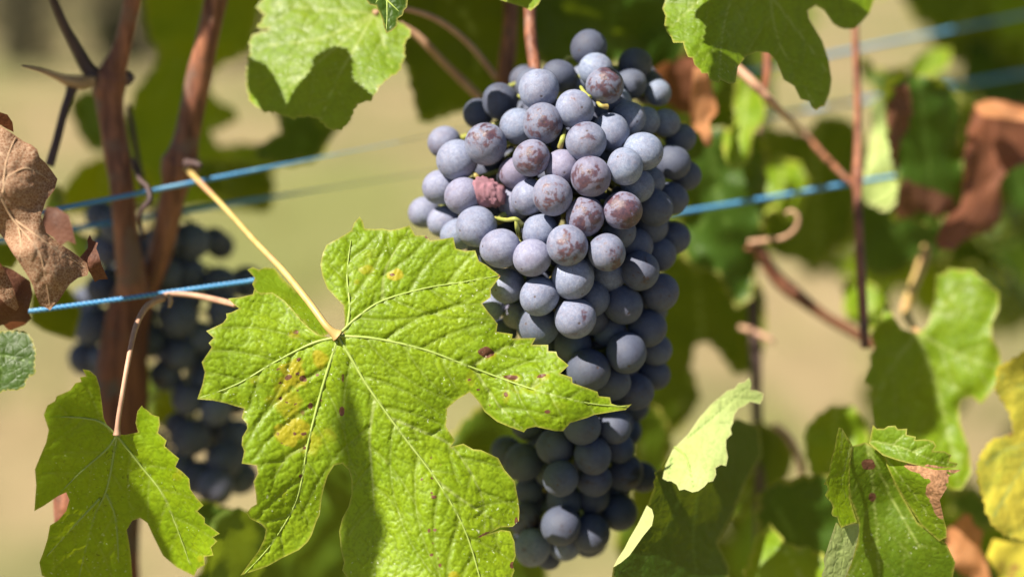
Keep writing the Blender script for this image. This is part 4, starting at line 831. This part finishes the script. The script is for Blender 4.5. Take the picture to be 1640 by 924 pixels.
bl('lime green leaf scrap lit beside the short red cane', [(1180,125),(1200,120),(1218,150),(1225,190),(1205,215),(1200,250),(1180,272),(1162,255),(1160,215),(1178,200),(1176,160)], .63, 'bright', (.0,-.02), seed=51, sp=6, teeth=(14,3))
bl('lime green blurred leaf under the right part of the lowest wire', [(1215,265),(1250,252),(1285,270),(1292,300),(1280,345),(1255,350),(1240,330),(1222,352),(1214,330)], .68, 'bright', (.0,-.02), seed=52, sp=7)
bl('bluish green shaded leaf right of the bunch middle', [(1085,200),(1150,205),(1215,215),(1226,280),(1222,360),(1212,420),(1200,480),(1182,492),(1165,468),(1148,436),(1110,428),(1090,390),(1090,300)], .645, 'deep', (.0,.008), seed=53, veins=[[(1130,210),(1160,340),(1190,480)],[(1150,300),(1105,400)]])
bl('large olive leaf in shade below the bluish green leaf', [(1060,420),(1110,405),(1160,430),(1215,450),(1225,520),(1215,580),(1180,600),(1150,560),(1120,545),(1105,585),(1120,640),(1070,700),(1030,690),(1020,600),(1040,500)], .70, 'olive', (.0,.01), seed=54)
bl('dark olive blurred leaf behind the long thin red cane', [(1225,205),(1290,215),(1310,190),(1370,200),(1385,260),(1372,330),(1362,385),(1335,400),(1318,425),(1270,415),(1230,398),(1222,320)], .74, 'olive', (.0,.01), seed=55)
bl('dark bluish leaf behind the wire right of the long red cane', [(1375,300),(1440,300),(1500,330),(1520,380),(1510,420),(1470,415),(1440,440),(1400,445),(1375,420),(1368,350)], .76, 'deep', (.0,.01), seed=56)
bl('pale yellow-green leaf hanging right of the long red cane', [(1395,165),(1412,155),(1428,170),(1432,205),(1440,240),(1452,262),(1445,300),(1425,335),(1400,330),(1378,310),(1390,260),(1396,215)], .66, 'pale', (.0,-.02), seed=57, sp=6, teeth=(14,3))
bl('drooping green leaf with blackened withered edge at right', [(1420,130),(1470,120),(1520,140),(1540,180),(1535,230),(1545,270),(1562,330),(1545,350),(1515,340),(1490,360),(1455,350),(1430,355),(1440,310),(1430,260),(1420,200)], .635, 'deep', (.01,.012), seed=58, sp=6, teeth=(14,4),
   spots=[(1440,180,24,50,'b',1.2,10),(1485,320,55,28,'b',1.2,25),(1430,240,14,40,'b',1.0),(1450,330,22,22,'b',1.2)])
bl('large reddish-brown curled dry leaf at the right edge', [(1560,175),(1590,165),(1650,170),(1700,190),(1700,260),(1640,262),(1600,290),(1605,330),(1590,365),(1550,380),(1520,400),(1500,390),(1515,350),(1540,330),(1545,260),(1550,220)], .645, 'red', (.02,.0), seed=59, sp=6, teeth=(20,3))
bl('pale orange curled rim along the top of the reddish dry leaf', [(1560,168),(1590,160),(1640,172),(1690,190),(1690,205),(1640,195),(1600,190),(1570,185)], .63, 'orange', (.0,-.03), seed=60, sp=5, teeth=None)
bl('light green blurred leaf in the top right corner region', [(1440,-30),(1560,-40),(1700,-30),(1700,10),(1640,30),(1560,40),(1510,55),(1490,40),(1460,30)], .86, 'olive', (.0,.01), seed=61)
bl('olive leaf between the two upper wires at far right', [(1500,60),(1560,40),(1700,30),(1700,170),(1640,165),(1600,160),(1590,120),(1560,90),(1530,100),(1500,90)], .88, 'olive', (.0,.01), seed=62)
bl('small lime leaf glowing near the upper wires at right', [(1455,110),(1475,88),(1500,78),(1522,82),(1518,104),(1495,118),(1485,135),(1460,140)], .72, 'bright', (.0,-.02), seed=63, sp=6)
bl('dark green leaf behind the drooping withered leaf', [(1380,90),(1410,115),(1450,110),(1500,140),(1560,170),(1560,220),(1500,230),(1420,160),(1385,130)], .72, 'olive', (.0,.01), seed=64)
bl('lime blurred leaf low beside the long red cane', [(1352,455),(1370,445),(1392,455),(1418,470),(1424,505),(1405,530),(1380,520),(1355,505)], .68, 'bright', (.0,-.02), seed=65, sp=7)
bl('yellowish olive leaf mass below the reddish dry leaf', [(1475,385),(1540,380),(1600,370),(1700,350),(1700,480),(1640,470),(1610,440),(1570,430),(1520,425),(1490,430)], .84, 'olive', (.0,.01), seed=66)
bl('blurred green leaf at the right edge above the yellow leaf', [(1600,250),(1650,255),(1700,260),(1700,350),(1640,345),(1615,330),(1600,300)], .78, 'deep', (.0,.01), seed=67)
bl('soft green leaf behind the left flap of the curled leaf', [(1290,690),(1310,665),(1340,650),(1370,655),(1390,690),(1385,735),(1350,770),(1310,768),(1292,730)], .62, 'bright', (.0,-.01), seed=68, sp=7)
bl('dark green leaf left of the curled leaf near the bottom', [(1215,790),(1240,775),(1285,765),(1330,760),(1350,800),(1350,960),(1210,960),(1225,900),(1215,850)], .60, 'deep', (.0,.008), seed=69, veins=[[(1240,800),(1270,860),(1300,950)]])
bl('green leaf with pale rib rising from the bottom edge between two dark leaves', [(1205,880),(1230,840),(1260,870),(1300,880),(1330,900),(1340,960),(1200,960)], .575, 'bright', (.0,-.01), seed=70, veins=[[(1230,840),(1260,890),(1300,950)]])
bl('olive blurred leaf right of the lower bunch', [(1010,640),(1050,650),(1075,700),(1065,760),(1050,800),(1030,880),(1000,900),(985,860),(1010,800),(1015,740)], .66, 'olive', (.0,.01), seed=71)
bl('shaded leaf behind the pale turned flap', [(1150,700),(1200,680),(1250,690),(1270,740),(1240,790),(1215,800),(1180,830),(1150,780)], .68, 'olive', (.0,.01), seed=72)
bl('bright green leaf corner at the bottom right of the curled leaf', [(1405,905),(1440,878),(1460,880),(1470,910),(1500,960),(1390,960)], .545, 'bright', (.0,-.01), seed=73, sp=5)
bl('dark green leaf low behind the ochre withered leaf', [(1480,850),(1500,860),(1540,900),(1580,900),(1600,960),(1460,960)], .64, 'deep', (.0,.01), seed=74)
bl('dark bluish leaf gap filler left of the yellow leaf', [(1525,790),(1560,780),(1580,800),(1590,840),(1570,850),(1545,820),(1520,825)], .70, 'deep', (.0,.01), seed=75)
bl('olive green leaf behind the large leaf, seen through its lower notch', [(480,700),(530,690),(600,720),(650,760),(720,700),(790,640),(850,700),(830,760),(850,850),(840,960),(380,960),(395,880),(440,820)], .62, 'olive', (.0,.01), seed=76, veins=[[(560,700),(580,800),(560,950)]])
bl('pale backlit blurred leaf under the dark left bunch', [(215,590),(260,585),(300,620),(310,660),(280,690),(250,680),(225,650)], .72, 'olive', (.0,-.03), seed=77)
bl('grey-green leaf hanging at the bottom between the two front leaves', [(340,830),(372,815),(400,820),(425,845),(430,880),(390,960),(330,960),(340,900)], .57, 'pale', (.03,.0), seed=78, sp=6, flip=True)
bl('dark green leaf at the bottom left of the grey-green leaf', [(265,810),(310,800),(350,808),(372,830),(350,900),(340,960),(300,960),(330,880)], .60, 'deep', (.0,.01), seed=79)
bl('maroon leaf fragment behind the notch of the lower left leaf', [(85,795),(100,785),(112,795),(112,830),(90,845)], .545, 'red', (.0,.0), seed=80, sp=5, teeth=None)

# ---- stems and shoots at right
cane('long thin reddish cane hanging vertically at right', [(1368,-30,.615),(1370,60,.612),(1374,180,.610),(1373,300,.608),(1378,420,.604),(1386,558,.600)], [5,5.5,6,7,7.5,7.5], 'cane', bump=.04, knots=((.57,.4,.03),))
cane('short reddish cane rising from the wire right of the bunch', [(1214,200,.66),(1212,240,.655),(1208,300,.65),(1204,350,.648),(1200,400,.65)], [7,8,8,8,8], 'cane', bump=.05)
cane('brown branch descending right from the short cane', [(1200,370,.650),(1215,400,.652),(1240,440,.655),(1268,466,.657),(1320,505,.66),(1355,525,.662),(1400,552,.665)], [8,10,11,12,8,9,8], 'cane', bump=.08)
cane('dark upright stem in shade below the brown branch', [(1200,395,.66),(1206,480,.665),(1210,570,.67),(1212,660,.675),(1216,760,.68),(1218,900,.69)], [8,9,9,8,8,8], 'darkcane')
cane('orange-brown shoot slanting behind the top right leaf', [(1150,85,.585),(1182,112,.582),(1215,142,.580),(1244,172,.590),(1284,209,.650)], [7,8,8,6,4.5], 'petiole', name='thin_shoot', cat='shoot')
cane('short upright shoot crossing behind the notch of the top right leaf', [(1224,150,.60),(1228,120,.598),(1230,80,.598)], [6,7,8], 'cane', name='thin_shoot', cat='shoot')
cane('slender shoot running down to the knot on the long red cane', [(1284,208,.66),(1320,250,.64),(1350,280,.622),(1372,300,.61)], [4,4.5,5,5], 'cane', name='thin_shoot', cat='shoot')
cane('curled orange tendril beside the brown branch', [(1200,388,.645),(1230,385,.638),(1256,380,.632),(1274,366,.628),(1278,348,.626),(1268,338,.626),(1258,342,.627)], [4,4,3.5,3.5,3.2,3,2], 'petiole', name='tendril', cat='tendril', bump=.1)
cane('short sunlit tendril end below the brown branch', [(1185,524,.66),(1205,530,.655),(1222,538,.652),(1240,548,.65)], [4,5,5,3], 'petiole', name='tendril', cat='tendril')
cane('pinkish blurred shoot right of the lower bunch', [(1100,560,.72),(1098,600,.72),(1096,640,.72),(1094,680,.72)], [6,7,8,6], 'petiole', name='thin_shoot', cat='shoot')
cane('reddish blurred shoot between the pale flap and the soft green leaf', [(1240,680,.66),(1262,700,.655),(1280,735,.65),(1284,760,.65)], [5,6,6,5], 'petiole', name='thin_shoot', cat='shoot')
cane('straw-yellow blurred leaf stalk above the notched leaf', [(1484,395,.66),(1474,430,.655),(1460,465,.65),(1450,500,.645),(1470,533,.595)], [7,8,8,7,4], 'petiole_y', name='leaf_stalk', cat='stalk')
cane('thin brown shoot crossing above the drooping withered leaf', [(1450,120,.66),(1480,145,.655),(1510,175,.65),(1530,190,.65)], [5,6,6,5], 'darkcane', name='thin_shoot', cat='shoot')
cane('brown upright shoot entering the frame above the bunch', [(815,-40,.60),(817,30,.598),(812,90,.597),(806,150,.60)], [12,12,13,14], 'cane')
cane('long pinkish leaf stalk sloping from the top leaf to the bunch', [(640,40,.585),(670,60,.588),(715,105,.592),(770,158,.596)], [5,6,6,7], 'petiole', name='leaf_stalk', cat='stalk')

# ---- canopy over the frame: unseen leaves added to shade what hangs below
def gen_outline(seed, R=150):
    r = random.Random(seed); pts = []; n = 90
    for i in range(n):
        a = 2 * math.pi * i / n            # 0 = tip (down)
        lob = 0.74 + 0.26 * abs(math.cos(2.5 * a)) ** 0.7 if abs(math.pi - a) > 0.35 else 0.62 - 0.5 * (1 - abs(math.pi - a) / 0.35)
        lob *= 1 + 0.10 * math.cos(a); rr = R * lob * (1 + (0.045 if i % 2 else -0.03) + r.uniform(-.02, .02))
        pts.append((820 + rr * math.sin(a), 462 + rr * math.cos(a) - 0.0 * R))
    return pts
PROTO = []
for k, mt in enumerate(('deep', 'olive', 'mid', 'fresh')):
    o = gen_outline(k + 100)
    e = empty('shade_leaf', P(820, 462 - 15, .6), 'green leaf of the canopy overhead, added for its shade', 'leaf', 'leaves of the vine canopy overhead, added for shade')
    blade(e, 'blade', o, [(820,462,.6),(700,462,.607),(940,462,.607),(820,340,.604),(820,590,.612)], M[mt], [[(820,447),(820,600)],[(820,447),(700,520)],[(820,447),(940,520)],[(820,447),(715,400)],[(820,447),(925,400)]], spacing=9, seed=k, wav=.004, groove=.0006, cell=16, secondary=False)
    PROTO.append(e)
def put_leaf(k, loc, euler, s, first=[True] * 4):
    src = PROTO[k]
    if first[k]: r = src; first[k] = False
    else:
        r = src.copy(); COL.objects.link(r)
        for ch in src.children:
            c = ch.copy(); COL.objects.link(c); c.parent = r
    r.location = loc; r.rotation_euler = euler; r.scale = (s,) * 3
    return r
def canopy(n, xr, yr, dr, sr, seed):
    r = random.Random(seed); k = 0; tries = 0
    while k < n and tries < n * 20:
        tries += 1
        x, y, d = r.uniform(*xr), r.uniform(*yr), r.uniform(*dr); s = r.uniform(*sr); p = P(x, y, d)
        rad = 170 * s * .6 / d
        if y + rad > -6: continue
        # keep clear the volume whose shade would fall on the sunlit front
        ok = True
        for (tx, ty, td, tr) in SUNLIT:
            t = P(tx, ty, td); v = p - t; al = v.dot(S)
            if al > 0 and (v - S * al).length < tr + 0.040 * s: ok = False; break
        if not ok: continue
        e = Euler((r.uniform(-.9, .5), r.uniform(-.6, .6), r.uniform(-1.2, 1.2))); put_leaf(r.randrange(4), p, e, s); k += 1
    return k
SUNLIT = [(900,200,.52,.022),(800,330,.525,.030),(920,330,.51,.024),(720,300,.53,.02),(900,440,.515,.024),(650,450,.508,.03),(740,800,.50,.03),(700,650,.503,.025),(850,620,.505,.02),(450,560,.508,.03),(520,80,.55,.026),(1100,60,.52,.016),(1140,700,.525,.02),(1180,640,.53,.014),
          (300,800,.515,.022),(270,730,.512,.015),(1490,740,.51,.02),(1350,760,.51,.012),(60,330,.49,.03),(1590,720,.57,.03),(1540,500,.60,.03),(1240,318,.62,.02),(1125,170,.60,.012),(1195,190,.63,.014),(1245,300,.68,.016),(1415,250,.66,.014),(1371,180,.61,.006),(1382,480,.60,.008),(1210,270,.655,.01),(1490,100,.72,.016),(1385,490,.68,.02),(1610,178,.63,.012),(1340,700,.62,.016),(1460,440,.65,.01),(1540,850,.6,.02),(1230,160,.582,.012),(450,430,.52,.02),(312,120,.588,.020),(182,250,.58,.018),(1340,880,.51,.012),(300,520,.535,.012)]
nc = canopy(110, (-500, 1900), (-900, -40), (.62, 1.0), (.8, 1.25), 3)
def canopy_over(n, seed):
    """more canopy, hung where its shade reaches the leaves behind the bunch"""
    r = random.Random(seed); k = 0; tries = 0
    while k < n and tries < n * 30:
        tries += 1; t = P(r.uniform(60, 1700), r.uniform(-60, 900), r.uniform(.64, .85)); s = r.uniform(.8, 1.25); al = 0.05
        while al < .6:
            p = t + S * al; q = px(p)
            if q[1] + 170 * s * .6 / q[2] < -8: break
            al += .01
        p = t + S * (al + r.uniform(0, .08))
        bad = False
        for (tx, ty, td, tr) in SUNLIT:
            v = p - P(tx, ty, td); a2 = v.dot(S)
            if a2 > 0 and (v - S * a2).length < tr + 0.040 * s: bad = True; break
        if bad: continue
        put_leaf(r.randrange(4), p, Euler((r.uniform(-.9, .3), r.uniform(-.5, .5), r.uniform(-1.2, 1.2))), s); k += 1
    return k
print('canopy', nc, canopy_over(150, 9))

WIN = [(1310,530,100,110),(1390,60,105,85),(1300,180,75,48),(1110,520,40,60),(1200,700,30,40),(1570,660,40,60)]
rb = random.Random(21); n = 0
while n < 84:
    x, y = rb.uniform(1070, 1700), rb.uniform(-20, 960); d = rb.uniform(.82, 1.25); s = rb.uniform(.8, 1.2); rad = 130 * s * .6 / d
    if any(((x - a) / (c + rad * .8)) ** 2 + ((y - b) / (e_ + rad * .8)) ** 2 < 1 for a, b, c, e_ in WIN): continue
    r = put_leaf(rb.choice((0, 1, 2, 2, 3)), P(x, y, d), Euler((rb.uniform(-.8, .4), rb.uniform(-.6, .6), rb.uniform(-1.5, 1.5))), s); n += 1
    if r is not PROTO[0] and r is not PROTO[1]:
        r.name = 'vine_leaf'; r['label'] = 'strongly blurred green leaf deep in the foliage at right'; r['group'] = 'blurred leaves deep in the foliage at right'

# shading leaves whose edge draws a particular shadow; each is added unseen above the frame, outline cut to fit
def caster(label, poly, d, t, mat='deep', seed=0, teeth=(24, 4), ctrl=None):
    while True:                                   # hang it high enough to clear the view
        off = S * t; low = max(px(P(x, y, d) + off)[1] for x, y in poly)
        if low < -60: break
        t += 0.01
    top = [px(P(x, y, d) + off) for x, y in poly]
    e = empty('shade_leaf', P(sum(p[0] for p in poly) / len(poly), sum(p[1] for p in poly) / len(poly), d) + off, label, 'leaf')
    blade(e, 'blade', poly, ctrl or [(poly[0][0], poly[0][1], d), (poly[1][0], poly[1][1], d)], M[mat], [[poly[0], poly[len(poly) // 2]]], spacing=9, seed=seed, wav=.002, teeth=teeth, secondary=False, offset=off, smooth_outline=True)
    print('caster low y', round(low), 'depth', round(top[0][2], 3), label)
caster('added overhead leaf shaped to shade the lower left leaf', [(140,580),(176,690),(200,694),(216,755),(240,818),(270,878),(285,925),(280,1000),(60,1000),(66,850),(104,780),(72,740),(84,650),(120,628)], .512, .30, seed=1, teeth=(20,3), ctrl=LLC)
caster('added overhead leaf shaped to shade a band beside the midrib of the large spotted leaf', [(552,600),(566,612),(577,662),(592,719),(596,768),(610,817),(620,850),(610,893),(600,940),(600,1000),(540,1000),(535,800),(545,740),(538,680)], .503, .50, seed=2, teeth=None, ctrl=HCTRL)
caster('added overhead leaf shaped to shade the left middle of the top right leaf', [(1149,-80),(1151,0),(1156,60),(1165,140),(1190,130),(1196,70),(1190,20),(1196,-60)], .528, .10, seed=3)
caster('added overhead leaf shaped to shade the right side of the top right leaf', [(1228,-60),(1232,30),(1225,66),(1188,78),(1180,140),(1320,205),(1350,120),(1420,60),(1420,-60)], .540, .11, seed=4)
caster('overhead leaf, outline shaped to cast the leaf shadow on the bright top leaf', [(535,82),(562,88),(566,130),(590,150),(606,168),(570,230),(500,230),(436,204),(468,150),(500,120),(505,95)], .549, .10, seed=5, teeth=(12,3), ctrl=TCC)
caster('narrow added overhead leaf shaped to shade the left margin of the bright top leaf', [(394,88),(428,108),(458,165),(470,205),(425,205),(414,165),(394,135)], .549, .10, seed=6, teeth=(12,2), ctrl=TCC)
caster('added overhead leaf shaped to shade the right flank of the large bunch', [(1062,195),(1110,188),(1160,195),(1160,300),(1100,300),(1062,250)], .548, .15, seed=7)

caster('added overhead leaf shaped to shade the upper canes', [(60,-60),(400,-80),(400,30),(330,62),(288,72),(250,120),(215,190),(165,215),(100,190),(40,120)], .578, .12, seed=8)
caster('added overhead leaf shaped to shade the lower canes and trunk', [(165,300),(205,290),(262,205),(290,178),(330,180),(345,300),(320,480),(260,700),(240,880),(130,880),(140,500)], .590, .33, seed=9)
caster('added overhead leaf shaped to shade the dark bunch behind the canes', [(180,300),(430,300),(460,600),(450,860),(200,860),(175,600)], .650, .34, seed=10)
caster('small added overhead leaf shaped to shade the upper left grapes', [(760,120),(830,132),(840,162),(800,200),(752,195)], .528, .075, seed=11, teeth=(14,2))
caster('small added overhead leaf shaped to shade the topmost grapes', [(872,90),(905,40),(980,40),(1070,60),(1060,120),(1005,122),(975,80),(925,85),(912,140),(880,148)], .545, .075, seed=12, teeth=(14,2))
caster('added overhead leaf shaped to shade the left half of the notched leaf', [(1370,470),(1425,480),(1462,528),(1490,600),(1500,700),(1440,740),(1370,720)], .590, .22, seed=13)
